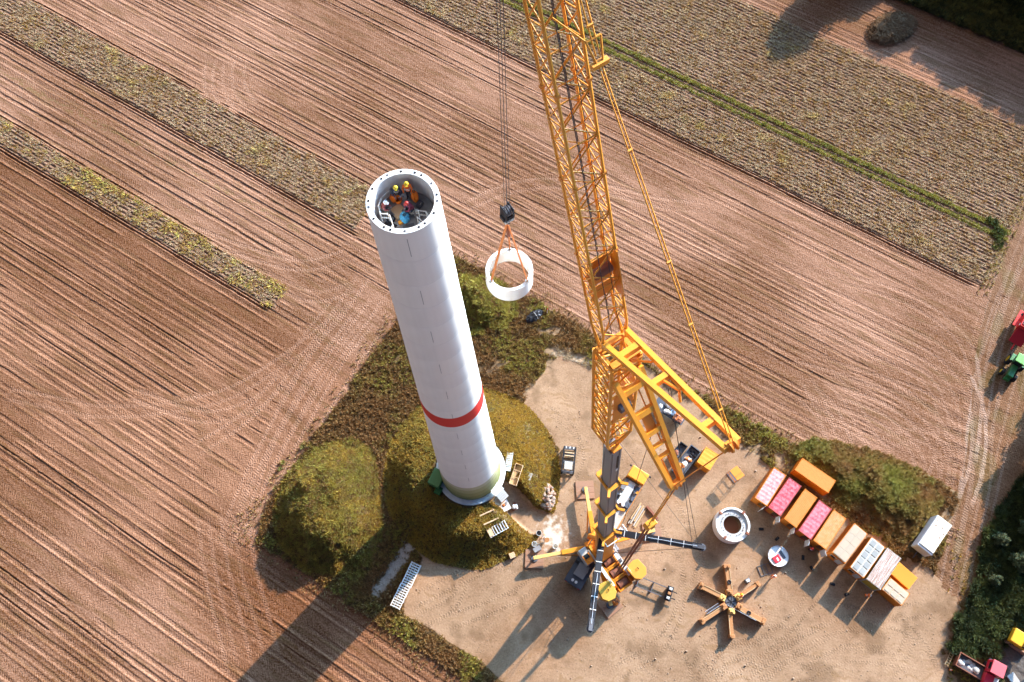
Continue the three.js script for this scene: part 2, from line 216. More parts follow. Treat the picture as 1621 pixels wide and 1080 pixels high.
// ---------- ground colours: soils, stubble, sand, spilt lime, nothing of the light ----------
const soilTex = tex(N, N, (a, b, c, i, j) => {
  const k = j * N + i, zn = zoneMap[k], u = U0 + (i + 0.5) * CU, v = W0 + (j + 0.5) * CW, fine = rnd() - 0.5, cl = n2(u * 2.3, v * 2.9), big = fbm(u * 0.02, v * 0.03, 3), str = n2(u * 0.06, v * 1.1), str2 = n2b(u * 0.15, v * 2.4);
  let r, g, bl;
  if (zn === 3) {
    const [x, z] = toXZ(u, v), p = fbm(x * 0.06, z * 0.06, 4), q = n2(x * 0.4, z * 0.4), gv = fine * 0.14;
    const rk = n2(x * 0.35 + 3 * p, z * 2.4 + 4 * p); r = 0.455 + 0.15 * p + 0.03 * q + 0.025 * rk + gv; g = 0.312 + 0.12 * p + 0.026 * q + 0.02 * rk + gv * 0.8; bl = 0.2 + 0.09 * p + 0.02 * q + 0.016 * rk + gv * 0.65;
    const st = sstep(0.18, 0.5, fbm(x * 0.11 + 40, z * 0.11, 4)); r = lerp(r, 0.25, st * 0.6); g = lerp(g, 0.16, st * 0.6); bl = lerp(bl, 0.09, st * 0.6);
    const sk = sstep(0.35, 0.75, n2b(x * 0.16 + 2 * p, z * 0.75 + 3 * p)) * sstep(-0.1, 0.3, p + 0.4 * q) * 0.55; r = lerp(r, 0.36, sk); g = lerp(g, 0.225, sk); bl = lerp(bl, 0.11, sk); const wk = wear[k] * (hFine[k] > 0 ? 0.1 : -0.3) * clamp(0.7 + n2(x * 0.3, z * 0.3)); r *= 1 + wk; g *= 1 + wk; bl *= 1 + wk; const sp = rnd(); if (sp < 0.012) { r *= 0.55; g *= 0.55; bl *= 0.55; } else if (sp > 0.985) { r *= 1.25; g *= 1.25; bl *= 1.25; }
    const lime = Math.max(sstep(2.6, 0.5, Math.hypot(x - LIME[0], (z - LIME[1]) * 0.8) + 1.3 * n2(x * 0.7, z * 0.7) + 0.6 * n2(x * 2.1, z * 2.1)), 0.6 * sstep(1.6, 0.4, Math.hypot(x - LIME2[0], z - LIME2[1]) + 0.9 * n2(x, z)));
    r = lerp(r, 0.78, lime); g = lerp(g, 0.75, lime); bl = lerp(bl, 0.68, lime);
  } else if (zn === 7) {
    const s = 0.05 * cl + 0.07 * big + 0.05 * str2 + 0.14 * fine; const gr = sstep(0.1, 0.6, n2(u * 0.2, v * 0.1 + 30));
    r = 0.28 + s - 0.05 * gr; g = 0.155 + s * 0.7 - 0.01 * gr; bl = 0.085 + s * 0.5 - 0.02 * gr; const wk = wear[k] * 0.13; r += wk; g += wk * 0.9; bl += wk * 0.85;
  } else if (zn === 1 || zn === 8 || zn === 9) {
    const s = 0.05 * cl + 0.05 * big + 0.16 * fine; r = 0.3 + s; g = 0.19 + s * 0.8; bl = 0.125 + s * 0.65;
  } else if (zn === 0 || zn === 2) {
    const paleMix = sstep(-0.6, 0.7, str * 0.6 + big * 1.4), s = 0.045 * cl + 0.06 * big + 0.26 * fine + 0.02 * str2;  // noise mix between browner and paler soil
    r = lerp(0.3, 0.42, paleMix) + s; g = lerp(0.158, 0.24, paleMix) + s * 0.7; bl = lerp(0.09, 0.155, paleMix) + s * 0.55;
    const wd = sstep(0.25, 0.75, n2(u * 0.09 + 9, v * 0.55)) * 0.5 * (0.5 + rnd()); r = lerp(r, 0.22, wd); g = lerp(g, 0.12, wd); bl = lerp(bl, 0.045, wd);
    const br = sstep(-27, -22, v + 1.5 * big) * (1 - 0.7 * sstep(14, 34, v + 14 * big)) * (v > 8 || u < -46 ? 1 : 0); r *= 1 - 0.13 * br; g *= 1 - 0.21 * br; bl *= 1 - 0.3 * br; const wk = wear[k]; r += wk * 0.045; g += wk * 0.035; bl += wk * 0.03;
    if (v > -40.6 && v < -36.6 && u < -70) { const q = sstep(1.3, 0, Math.abs(v + 38.6 + (u + 110) * 0.036)) * sstep(-0.2, 0.6, n2(u * 0.35, v * 1.1) + 0.5 * n2b(u * 1.7, v * 2)) * (0.2 + 0.6 * rnd()); r = lerp(r, 0.24, q); g = lerp(g, 0.18, q); bl = lerp(bl, 0.06, q); }
  } else {
    const [x, z] = toXZ(u, v), p = fbm(x * 0.1, z * 0.1, 4), sand = zn === 4 ? sstep(0.16, 0.36, p) * sstep(-34, -22, u) * sstep(-12, -20, v) : zn === 5 ? 0.3 * sstep(0.3, 0.6, p) : sstep(0.4, 0.6, p);
    r = lerp(0.17, 0.4, sand) + 0.08 * fine; g = lerp(0.12, 0.29, sand) + 0.07 * fine; bl = lerp(0.055, 0.18, sand) + 0.05 * fine; if (zn === 10) { const gp2 = sstep(0.6, -0.6, greyPatch(x, z) + 0.8 * n2(x * 0.6, z * 0.6)); r = lerp(r, 0.17 + 0.05 * fine, gp2); g = lerp(g, 0.16 + 0.05 * fine, gp2); bl = lerp(bl, 0.155 + 0.05 * fine, gp2); }
    if (zn === 4) { const li = sstep(1.35, 0.4, Math.min(...SPILL.map((p0, q) => q ? segD(x, z, SPILL[q - 1], p0) : 99)) + 0.8 * n2(x * 0.8, z * 0.8) + 0.6 * n2b(x * 2.4, z * 2.4)) * (0.55 + 0.45 * rnd()); r = lerp(r, 0.62, li); g = lerp(g, 0.6, li); bl = lerp(bl, 0.56, li);
      const gv = sstep(1.9, 0.5, Math.min(...GRAVEL.map((p0, q) => q ? segD(x, z, GRAVEL[q - 1], p0) : 99)) + 0.9 * n2(x * 0.6, z * 0.6)); r = lerp(r, 0.6, gv); g = lerp(g, 0.5, gv); bl = lerp(bl, 0.38, gv); }
  }
  if (zn === 3) { r *= 1.1; g *= 1.14; bl *= 1.12; } c[0] = r * (zn === 3 ? 0.62 : 0.635); c[1] = g * (zn === 3 ? 0.54 : 0.575); c[2] = bl * (zn === 3 ? 0.49 : 0.515);
});

// footprints of the containers, so that no weeds grow through them: roof corners rear left, rear right, front right, front left
const ROOFS = [[[41.28, -26.73], [43.07, -25.29], [39.47, -20.41], [37.63, -21.87]], [[43.41, -25.04], [45.29, -23.55], [41.39, -18.93], [39.66, -20.41]], [[45.62, -23.26], [47.63, -21.79], [43.62, -17.03], [41.82, -18.67]], [[47.64, -21.35], [49.45, -19.96], [45.67, -15.39], [44, -16.95]], [[49.71, -19.94], [51.61, -18.52], [47.82, -13.78], [45.92, -15.39]], [[52.59, -17.78], [54.43, -16.26], [50.32, -11.81], [48.42, -13.37]], [[54.96, -15.77], [56.75, -14.17], [52.64, -9.78], [51.05, -11.16]], [[57.04, -14.07], [58.97, -12.62], [55.03, -7.91], [53.13, -9.56]], [[45.95, -28.04], [44.53, -26.31], [49.28, -22.59], [50.8, -24.43]], [[59.12, -11.85], [61.38, -10.01], [59.72, -8.34], [57.46, -10.16]], [[57.06, -9.59], [59.42, -7.58], [57.77, -5.86], [55.59, -7.93]], [[65.71, -19.07], [67.42, -17.41], [63.49, -13.02], [61.81, -14.57]], [[30.76, -29.84], [32.86, -28.91], [31.06, -26.25], [28.99, -27.37]]].map((c) => {
  const cx = (c[0][0] + c[1][0] + c[2][0] + c[3][0]) / 4, cz = (c[0][1] + c[1][1] + c[2][1] + c[3][1]) / 4, fx = c[3][0] + c[2][0] - c[0][0] - c[1][0], fz = c[3][1] + c[2][1] - c[0][1] - c[1][1], l = Math.hypot(fx, fz);
  return { x: cx, z: cz, turn: Math.atan2(fx, fz), len: l / 2, wid: Math.hypot(c[1][0] - c[0][0], c[1][1] - c[0][1]) };
});
const inBoxes = ROOFS.map((r) => [r.x, r.z, r.wid / 2 + 0.5, r.len / 2 + 0.5, Math.cos(r.turn), -Math.sin(r.turn)]);
const inBox = (x, z) => inBoxes.some(([cx, cz, hw, hl, c, s]) => { const dx = x - cx, dz = z - cz; return Math.abs(dx * c + dz * s) < hw && Math.abs(-dx * s + dz * c) < hl; });

const fineTex = tex(N, N, (a, b, c, i, j) => { const k = j * N + i, zn = zoneMap[k], u = U0 + i * CU, v = W0 + j * CW; const rough = zn === 3 ? 0.15 : 0.55; const tr = zn === 0 || zn === 7 || zn === 2 ? (((u + Math.abs((((v + 0.3 * n2(u * 0.02, v * 0.2)) % 1.3) + 1.3) % 1.3 - 0.65) * 0.9) / 0.46 % 1 + 1) % 1 < 0.5 ? 1 : -1) * 0.09 * clamp(0.6 + n2b(u * 0.07, v * 0.5)) : 0; c[0] = c[1] = c[2] = 0.5 + tr + hFine[k] * 4.2 + rough * 0.22 * (rnd() - 0.5) + rough * 0.16 * n2(u * 2.2, v * 2.2); }, false);
const groundMat = new THREE.MeshPhysicalMaterial({ specularIntensity: 0.25, map: soilTex, bumpMap: fineTex, bumpScale: 0.2, roughness: 0.96 });
soilTex.wrapS = soilTex.wrapT = fineTex.wrapS = fineTex.wrapT = THREE.ClampToEdgeWrapping;
// one grid, cut into a sheet for each kind of ground
{
  const du = 0.8, dv = 0.125, nu = Math.floor((U1 - U0) / du), nv = Math.floor((W1 - W0) / dv);
  const kinds = { harvested_field: [0, 'harvested field of pale soil with straight wheel tracks'], potato_field: [1, 'potato field with ridged rows above the bare field'], bare_strip: [2, 'bare soil strip under the tree shadows'], crane_pad: [3, 'sandy crane pad of compacted ground'], rough_ground: [4, 'weedy rough ground round the site'], tower_mound: [5, 'round earth mound around the tower foot'], soil_heap: [6, 'overgrown soil heap west of the tower'], dirt_track: [7, 'dirt farm track along the site'], ridge_strip: [8, 'wide strip of potato ridges left in the field'], ridge_strip_001: [9, 'narrow strip of potato ridges left in the field'], hedge_ground: [10, 'dark ground under the hedge'], scrub_ground: [11, 'dark scrub ground beyond the bare strip'], soil_heap_001: [12, 'overgrown soil heap behind the containers'] };
  const buckets = Array.from({ length: 13 }, () => ({ pos: [], uv: [], idx: [], map: new Map() }));
  const hgt = new Float32Array((nu + 1) * (nv + 1)).fill(NaN);
  const vis = (x, z) => z > -141 && z < 15 && Math.abs(x) < 92 + (5 - z) * 0.232;
  const vert = (B, i, j) => { const key = j * (nu + 1) + i; let n = B.map.get(key); if (n !== undefined) return n; const u = U0 + i * du, v = W0 + j * dv, [x, z] = toXZ(u, v); if (Number.isNaN(hgt[key])) hgt[key] = groundHeight(x, z, u, v, zoneUV(u, v)); n = B.pos.length / 3; B.pos.push(x, hgt[key], z); B.uv.push((u - U0) / (U1 - U0), (v - W0) / (W1 - W0)); B.map.set(key, n); return n; };
  for (let j = 0; j < nv; j++) for (let i = 0; i < nu; i++) {
    const u = U0 + (i + 0.5) * du, v = W0 + (j + 0.5) * dv, [x, z] = toXZ(u, v); if (!vis(x, z)) continue;
    const B = buckets[zoneUV(u, v)], a = vert(B, i, j), b = vert(B, i + 1, j), c = vert(B, i + 1, j + 1), d = vert(B, i, j + 1); B.idx.push(a, d, b, b, d, c);
  }
  for (const [name, [id, label]] of Object.entries(kinds)) {
    const B = buckets[id]; if (!B.idx.length) continue;
    const g = new THREE.BufferGeometry(); g.setAttribute('position', new THREE.Float32BufferAttribute(B.pos, 3)); g.setAttribute('uv', new THREE.Float32BufferAttribute(B.uv, 2)); g.setIndex(B.idx); g.computeVertexNormals();
    const m = new THREE.Mesh(g, groundMat); m.name = name; m.userData = { kind: 'structure', label }; m.castShadow = m.receiveShadow = true; scene.add(m);
  }
}
// the plain round about, out to the horizon
{
  const t = tex(512, 512, (a, b, c) => { const s = 0.05 * n2(a * 40, b * 40) + 0.1 * (rnd() - 0.5); c[0] = 0.28 + s; c[1] = 0.19 + s * 0.8; c[2] = 0.13 + s * 0.6; }, true, [120, 120]);
  const g = new THREE.PlaneGeometry(7000, 7000); g.rotateX(-Math.PI / 2); const m = new THREE.Mesh(g, new THREE.MeshStandardMaterial({ map: t, roughness: 1 })); m.position.y = -0.45; m.name = 'ground'; m.receiveShadow = true; m.userData = { kind: 'structure', label: 'open farmland reaching to the horizon' }; scene.add(m);
}

// ---------- low vegetation, too many to count ----------
function tuft(blades, h, w, spread, droop) { // a clump of bent leaves
  const pos = [], nor = [];
  for (let i = 0; i < blades; i++) {
    const a = rnd() * 6.283, r0 = spread * 0.3 * rnd(), tilt = rr(0.15, 1.0) * droop, hh = h * rr(0.55, 1.1), ca = Math.cos(a), sa = Math.sin(a), ww = w * rr(0.6, 1.2), b2 = a + rr(-0.6, 0.6), px = -Math.sin(b2) * ww / 2, pz = Math.cos(b2) * ww / 2;
    const p0 = [ca * r0, 0, sa * r0], p1 = [ca * (r0 + spread * tilt * 0.45), hh * 0.62, sa * (r0 + spread * tilt * 0.45)], p2 = [ca * (r0 + spread * tilt), hh * (1 - 0.35 * tilt), sa * (r0 + spread * tilt)];
    const q = [[p0[0] - px * 0.3, p0[1], p0[2] - pz * 0.3], [p0[0] + px * 0.3, p0[1], p0[2] + pz * 0.3], [p1[0] + px, p1[1], p1[2] + pz], [p1[0] - px, p1[1], p1[2] - pz], p2];
    for (const f of [[0, 1, 2], [0, 2, 3], [3, 2, 4]]) for (const k of f) pos.push(...q[k]);
  }
  const g = new THREE.BufferGeometry(); g.setAttribute('position', new THREE.Float32BufferAttribute(pos, 3)); g.computeVertexNormals(); return g;
}
const leafMat = new THREE.MeshPhysicalMaterial({ color: 0xffffff, roughness: 0.95, specularIntensity: 0.2, side: THREE.DoubleSide, transmission: 0.25, thickness: 0 });
function carpet(name, label, category, geo, spots) { // spots: [x, z, scale, color, yscale]
  const m = new THREE.InstancedMesh(geo, leafMat, spots.length), o = new THREE.Object3D();
  spots.forEach(([x, z, s, c, ys = 1, y], i) => { o.position.set(x, (y ?? heightAt(x, z)) - 0.04, z); o.rotation.set(rr(-0.15, 0.15), rnd() * 6.283, rr(-0.15, 0.15)); o.scale.set(s, s * ys, s); o.updateMatrix(); m.setMatrixAt(i, o.matrix); m.setColorAt(i, c); });
  m.name = name; m.userData = { kind: 'stuff', label, category }; m.castShadow = m.receiveShadow = true; scene.add(m); return m;
}
const mixc = (a, b, t, j = 0.25) => { const k = 0.8 * (1 + rr(-j, j)); return rgb(lerp(a[0], b[0], t) * k, lerp(a[1], b[1], t) * k, lerp(a[2], b[2], t) * k); };
const mix3 = (a, b, t) => [lerp(a[0], b[0], t), lerp(a[1], b[1], t), lerp(a[2], b[2], t)];
const OCHRE = [0.56, 0.35, 0.06], OLIVE = [0.34, 0.27, 0.06], GREEN = [0.17, 0.2, 0.045], YGREEN = [0.44, 0.39, 0.07], RUST = [0.36, 0.19, 0.07], STRAW = [0.56, 0.39, 0.17], BROWN = [0.14, 0.075, 0.03], DARK = [0.032, 0.045, 0.018], HAY = [0.5, 0.355, 0.205];
function scatter(box4, n, test) { const out = []; for (let i = 0; i < n; i++) { const x = rr(box4[0], box4[1]), z = rr(box4[2], box4[3]), r = test(x, z); if (r) out.push([x, z, ...r]); } return out; }
const zoneXZ = (x, z) => zoneUV(...toUV(x, z));
seed(11);
const weedGeo = tuft(17, 0.5, 0.075, 0.45, 0.9), grassGeo = tuft(16, 0.5, 0.055, 0.5, 1), bushGeo = tuft(64, 1.0, 0.085, 0.85, 0.9), haulmGeo = tuft(13, 0.24, 0.08, 0.5, 1.15);
carpet('mound_weeds', 'golden brown weeds covering the round tower mound', 'weeds', weedGeo, scatter([-23, 9, -42, -10], 60000, (x, z) => { if (zoneXZ(x, z) !== 5 || Math.hypot(x - TOWER[0], z - TOWER[1]) < 5.9) return 0; const t = fbm(x * 0.12, z * 0.12, 3) + 0.35 * n2(x * 0.6, z * 0.6), w = sstep(-2, -9, x) * 0.55; if (rnd() < sstep(0.25, 0.55, t) * 0.5) return 0; return [rr(0.35, 0.8), rnd() < 0.12 ? mixc(RUST, BROWN, rnd()) : mixc(OCHRE, OLIVE, clamp(0.02 + t + w * 0.7 + rr(-0.2, 0.3)))]; }));
carpet('mound_clumps', 'larger weed clumps scattered on the tower mound', 'weeds', weedGeo, scatter([-23, 9, -42, -10], 900, (x, z) => zoneXZ(x, z) === 5 && Math.hypot(x - TOWER[0], z - TOWER[1]) > 6.2 && n2(x * 0.4 + 7, z * 0.4) > 0 ? [rr(0.6, 1.0), rnd() < 0.4 ? mixc(RUST, BROWN, rnd()) : mixc(OCHRE, OLIVE, rnd())] : 0));
carpet('heap_weeds', 'tall olive grass on the west soil heap', 'weeds', grassGeo, scatter(heapRegion.box, 44000, (x, z) => { if (zoneXZ(x, z) !== 6) return 0; const t = fbm(x * 0.15, z * 0.15, 3), q = fbm(x * 0.4 + 50, z * 0.4, 3); if (rnd() < sstep(0.3, 0.6, q) * 0.7) return 0; return [rr(0.45, 1.1) * (1 + 0.35 * q), rnd() < 0.3 ? mixc(BROWN, RUST, rnd()) : mixc(mix3(OLIVE, YGREEN, clamp(0.3 + q + rr(-0.3, 0.4))), mix3(OCHRE, OLIVE, clamp(0.4 - 1.5 * q)), clamp(0.3 + t + rr(-0.2, 0.2))), rr(0.8, 1.6)]; }));
carpet('heap_shrubs', 'darker shrubby clumps on the flanks of the west soil heap', 'shrubs', bushGeo, scatter(heapRegion.box, 600, (x, z) => { const s = heapRegion(x, z); return s < 1.5 && s > -4.5 && n2(x * 0.35, z * 0.35) > 0.05 ? [rr(0.35, 0.9), mixc(mix3(OLIVE, RUST, rnd()), GREEN, rnd() * 0.7)] : 0; }));
carpet('east_heap_weeds', 'brown and green shrubby weeds on the heap behind the containers', 'weeds', bushGeo, scatter(eastHeap.box, 9000, (x, z) => { if (zoneXZ(x, z) !== 12 || inBox(x, z)) return 0; const t = fbm(x * 0.1 + 7, z * 0.1, 3); return [rr(0.35, 0.95), mixc(mix3(OLIVE, RUST, clamp(0.55 - t)), mix3(GREEN, YGREEN, 0.4), clamp(t + 0.25 + rr(-0.25, 0.25)))]; }));
carpet('verge_weeds', 'rust brown weeds on the rough ground round the crane pad', 'weeds', weedGeo, scatter([-50, 75, -72, 12], 190000, (x, z) => { if (zoneXZ(x, z) !== 4 || inBox(x, z)) return 0; if (Math.min(...SPILL.map((p, q) => q ? segD(x, z, SPILL[q - 1], p) : 99), ...GRAVEL.map((p, q) => q ? segD(x, z, GRAVEL[q - 1], p) : 99)) < 0.9) return 0; const t = fbm(x * 0.1, z * 0.1, 4); if (rnd() < sstep(0.12, 0.32, t) * 0.93 * sstep(-34, -22, x * CA + z * SA) * sstep(-12, -20, -x * SA + z * CA)) return 0; const k = fbm(x * 0.07 + 20, z * 0.07, 3) * 1.35; const uu = x * CA + z * SA, sw = sstep(-14, -30, uu) ; return [rr(0.5, 1.3), rnd() < 0.25 + 0.25 * sw ? mixc(BROWN, RUST, rnd()) : mixc(mix3(RUST, OLIVE, clamp(0.45 + k * 1.4 - 0.3 * sw)), YGREEN, clamp(k + 0.1 - 0.3 * sw)), rr(0.8, 1.4)]; }));
carpet('pale_dry_grass', 'pale dry grass along the upper edge of the crane pad', 'grass', grassGeo, scatter([0, 20, -52, -30], 5000, (x, z) => { const d = Math.min(...GRAVEL.map((p, q) => q ? segD(x, z, GRAVEL[q - 1], p) : 99)) + 0.8 * n2(x * 0.5, z * 0.5); return d < 1.5 && zoneXZ(x, z) === 4 ? [rr(0.5, 1.1), mixc([0.62, 0.52, 0.38], STRAW, rnd()), rr(0.6, 1)] : 0; }));
carpet('north_shrubs', 'dense green shrubs on the hump beside the tower', 'shrubs', bushGeo, scatter(northHump.box, 1500, (x, z) => northHump(x, z) < 0.6 ? [rr(0.6, 1.2), mixc(YGREEN, OLIVE, rr(0.1, 0.9))] : 0));
function potato(box4, zn, name, label, lush) {
  const [ua, ub, va, vb] = box4, spots = [];
  for (let v = Math.ceil(va / 0.75) * 0.75; v < vb; v += 0.75) for (let u = ua; u < ub; u += rr(0.3, 0.6)) {
    const [x, z] = toXZ(u, v + rr(-0.12, 0.12)); if (z < -142 || z > 15 || Math.abs(x) > 93 + (5 - z) * 0.232 || zoneUV(u, v) !== zn) continue; const t = fbm(u * 0.05, v * 0.09, 3), w = n2b(u * 0.25, v * 0.25);
    if (zn === 1 && Math.abs(v + 105.8) < 2.2) continue; if (rnd() > 0.86 + t * 0.5) continue;
    const gr = sstep(0.35, 0.85, w * 0.5 + t * 0.8 + lush); spots.push([x, z, rr(0.6, 1.25) * (1 + gr * 0.4), rnd() < 0.3 ? mixc(RUST, mix3(OCHRE, BROWN, 0.5), rnd()) : mixc(mix3(HAY, STRAW, rnd() * 0.4), mix3(YGREEN, OCHRE, rnd()), gr * (zn === 9 ? 0.85 : 0.6)), rr(0.8, 1.3)]);
  }
  carpet(name, label, 'potato plants', haulmGeo, spots);
}
potato([-110, 40, -131, -93.5], 1, 'potato_haulms', 'withered potato plants in the ridged field', 0.02);
potato([-168, -60, -55, -44], 8, 'potato_haulms_001', 'withered potato plants in the wide strip left of the tower', 0.04);
potato([-168, -63, -31, -23], 9, 'potato_haulms_002', 'yellow green potato plants in the narrow strip', 0.62);
{ // grass lane through the potatoes
  const s = []; for (let u = -110; u < 40; u += 0.1) for (let q = 0; q < 3; q++) { const side = rnd() < 0.5 ? -1 : 1, v = -105.8 + side * rr(0.5, 1.35), [x, z] = toXZ(u, v); if (z < -142) continue; s.push([x, z, rr(0.5, 1.15), mixc(GREEN, YGREEN, rr(0.2, 1.1)), rr(0.7, 1.2)]); }
  carpet('grass_lane', 'two green lines of grass along the lane through the potato field', 'grass', grassGeo, s);
  carpet('lane_end_bushes', 'dark green bushes at the end of the grass lane', 'bushes', bushGeo, scatter([84, 95, -82, -66], 900, (x, z) => { const [u, v] = toUV(x, z); const d = Math.min(Math.hypot(u - 38.2, (v + 105.2) * 0.8), Math.hypot(u - 39.2, v + 102.8), Math.hypot(u - 36.5, v + 107.2)); return d < 1.1 ? [rr(0.4, 0.85), mixc(GREEN, DARK, rnd())] : 0; }));
  carpet('field_margin_weeds', 'straggling weeds along the potato field end', 'weeds', weedGeo, scatter([60, 105, -125, -45], 20000, (x, z) => { const [u, v] = toUV(x, z); return v < -92 && v > -132 && Math.abs(u - 40) < 1 && rnd() < 0.6 ? [rr(0.4, 1), mixc(OLIVE, STRAW, rnd())] : 0; }));
}
carpet('hedge_undergrowth', 'dark green undergrowth along the farm track', 'undergrowth', bushGeo, scatter([55, 100, -50, 12], 16000, (x, z) => { if (zoneXZ(x, z) !== 10 || clearing(x, z) < 0.4) return 0; const d = -hedgeRegion(x, z); if (x > 64 && z > -1.5 && d > 3.2) { if (!(fbm(x * 0.2, z * 0.2) > 0.1)) return 0; } return [rr(0.6, 1.5), mixc(DARK, GREEN, rr(0, 0.5)), rr(0.8, 1.3)]; }));
carpet('clearing_weeds', 'yellow and rust weeds between the skip and the excavator', 'weeds', weedGeo, scatter([60, 90, -6, 12], 5000, (x, z) => clearing(x, z) < 0.5 && greyPatch(x, z) > 0.4 && n2(x * 0.3, z * 0.3) > -0.1 ? [rr(0.5, 1.1), mixc(RUST, YGREEN, rnd())] : 0));
carpet('far_scrub', 'dark green scrub beyond the bare strip', 'scrub', bushGeo, scatter([55, 128, -142, -70], 26000, (x, z) => { const [u, v] = toUV(x, z); return v < -147.5 && v > -166 && z > -141 ? [rr(0.8, 1.6), mixc(DARK, OLIVE, rr(0, 0.7))] : 0; }));
carpet('site_edge_weeds', 'rust brown weeds straggling over the field edge', 'weeds', weedGeo, scatter([-60, 70, -70, 14], 60000, (x, z) => { const [u, v] = toUV(x, z), w = n2(u * 0.3, v * 0.3), zn = zoneUV(u, v); if (zn !== 0 && zn !== 7) return 0; const d = Math.min(Math.abs(v + 51) + (u > 44 || u < -46 ? 9 : 0), Math.abs(u + 46) + (v > 9 || v < -52 ? 9 : 0), Math.abs(v - 8.6) + (u < -46 || u > 5 ? 9 : 0), zn === 7 && u < 58 && v > -60 ? 1.4 + 1.2 * rnd() : 9); return d < 1.1 + w && rnd() < 0.6 ? [rr(0.35, 0.9), mixc(RUST, STRAW, rnd())] : zn === 7 && d < 2.6 && w > 0.15 && rnd() < 0.3 ? [rr(0.3, 0.8), mixc(OCHRE, OLIVE, rnd())] : 0; }));

{ // loose stones on the pad
  const g = new THREE.IcosahedronGeometry(0.09, 0), n = [], m0 = mat([0.27, 0.19, 0.13], 0.95); for (let i = 0; i < 4000; i++) { const x = rr(-22, 76), z = rr(-45, 10); if (zoneXZ(x, z) === 3 && n2(x * 0.2, z * 0.2) + rr(-0.5, 0.5) > 0.25) n.push([x, z]); }
  const m = new THREE.InstancedMesh(g, m0, n.length), o = new THREE.Object3D(); n.forEach(([x, z], i) => { o.position.set(x, 0.02 + bigHeight(x, z), z); o.rotation.set(rnd() * 6, rnd() * 6, 0); const s = rr(0.4, 1.3) * (rnd() < 0.05 ? 1.8 : 1); o.scale.set(s, s * 0.7, s); o.updateMatrix(); m.setMatrixAt(i, o.matrix); }); m.name = 'loose_stones'; m.userData = { kind: 'stuff', label: 'loose stones strewn over the sandy crane pad', category: 'stones' }; m.castShadow = m.receiveShadow = true; scene.add(m);
}

// ---------- shared materials ----------
seed(21);
const grimeTex = tex(512, 512, (a, b, c) => { const s = 0.9 + 0.07 * n2(a * 9, b * 9) + 0.06 * n2(a * 33, b * 33) + 0.05 * (rnd() - 0.5); c[0] = s; c[1] = s * 0.99; c[2] = s * 0.97; });
const streakTex = tex(512, 512, (a, b, c) => { const s = 0.96 + 0.018 * n2(a * 30, b * 1.2) + 0.03 * n2(a * 8, b * 5) + 0.03 * (rnd() - 0.5); c[0] = s; c[1] = s; c[2] = s * 0.99; });
const wornTex = tex(512, 512, (a, b, c) => { const q = sstep(0.15, 0.55, fbm(a * 7, b * 7, 4)), s = 0.95 + 0.08 * (rnd() - 0.5); c[0] = lerp(s, 1, q); c[1] = lerp(s * 0.96, 0.9, q); c[2] = lerp(s * 0.94, 0.86, q); });
const M = {
  concrete: mat([0.86, 0.84, 0.79], 0.75, 0, { map: streakTex }), concrete2: mat([0.84, 0.82, 0.775], 0.75, 0, { map: streakTex }), plinth: mat([0.78, 0.76, 0.72], 0.85, 0, { map: grimeTex }),
  red: mat([0.62, 0.035, 0.03], 0.6), inside: mat([0.7, 0.69, 0.68], 0.85, 0, { map: grimeTex }), white: mat([0.78, 0.77, 0.74], 0.6, 0, { map: grimeTex }), seam: mat([0.3, 0.3, 0.3], 0.9),  // inside: the tower concrete, darkened in colour to stand for interior shade
  yellow: mat([0.8, 0.27, 0.012], 0.5, 0, { map: grimeTex }), yellow2: mat([0.82, 0.33, 0.022], 0.5, 0, { map: grimeTex }), amber: mat([0.80, 0.47, 0.15], 0.6, 0, { map: grimeTex }), orange: mat([0.74, 0.27, 0.04], 0.6, 0, { map: wornTex }),
  steel: mat([0.2, 0.205, 0.215], 0.5, 0.1, { map: streakTex }), darksteel: mat([0.1, 0.1, 0.11], 0.55, 0.3), black: mat([0.018, 0.018, 0.022], 0.6), rope: mat([0.06, 0.05, 0.05], 0.7), grey: mat([0.25, 0.25, 0.26], 0.7, 0, { map: grimeTex }), lightgrey: mat([0.5, 0.5, 0.48], 0.7, 0, { map: grimeTex }), navy: mat([0.075, 0.085, 0.105], 0.6), dust: mat([0.46, 0.42, 0.36], 0.9, 0, { map: grimeTex }),
  rust: mat([0.25, 0.1, 0.06], 0.85, 0, { map: wornTex }), plate: mat([0.34, 0.19, 0.12], 0.8, 0, { map: grimeTex }), wood: mat([0.52, 0.34, 0.18], 0.85, 0, { map: streakTex }), ply: mat([0.62, 0.43, 0.25], 0.8, 0, { map: streakTex }), tan: mat([0.43, 0.2, 0.08], 0.75, 0, { map: grimeTex }), strap: mat([0.58, 0.19, 0.06], 0.85), glass: mat([0.02, 0.03, 0.035], 0.08), rubber: mat([0.022, 0.022, 0.024], 0.9), green: mat([0.03, 0.16, 0.035], 0.5), rim: mat([0.75, 0.5, 0.02], 0.5), blue: mat([0.08, 0.35, 0.55], 0.6), tubo: mat([0.85, 0.2, 0.02], 0.6), stone: mat([0.29, 0.22, 0.17], 0.95), galv: mat([0.55, 0.56, 0.58], 0.4, 0.6),
};

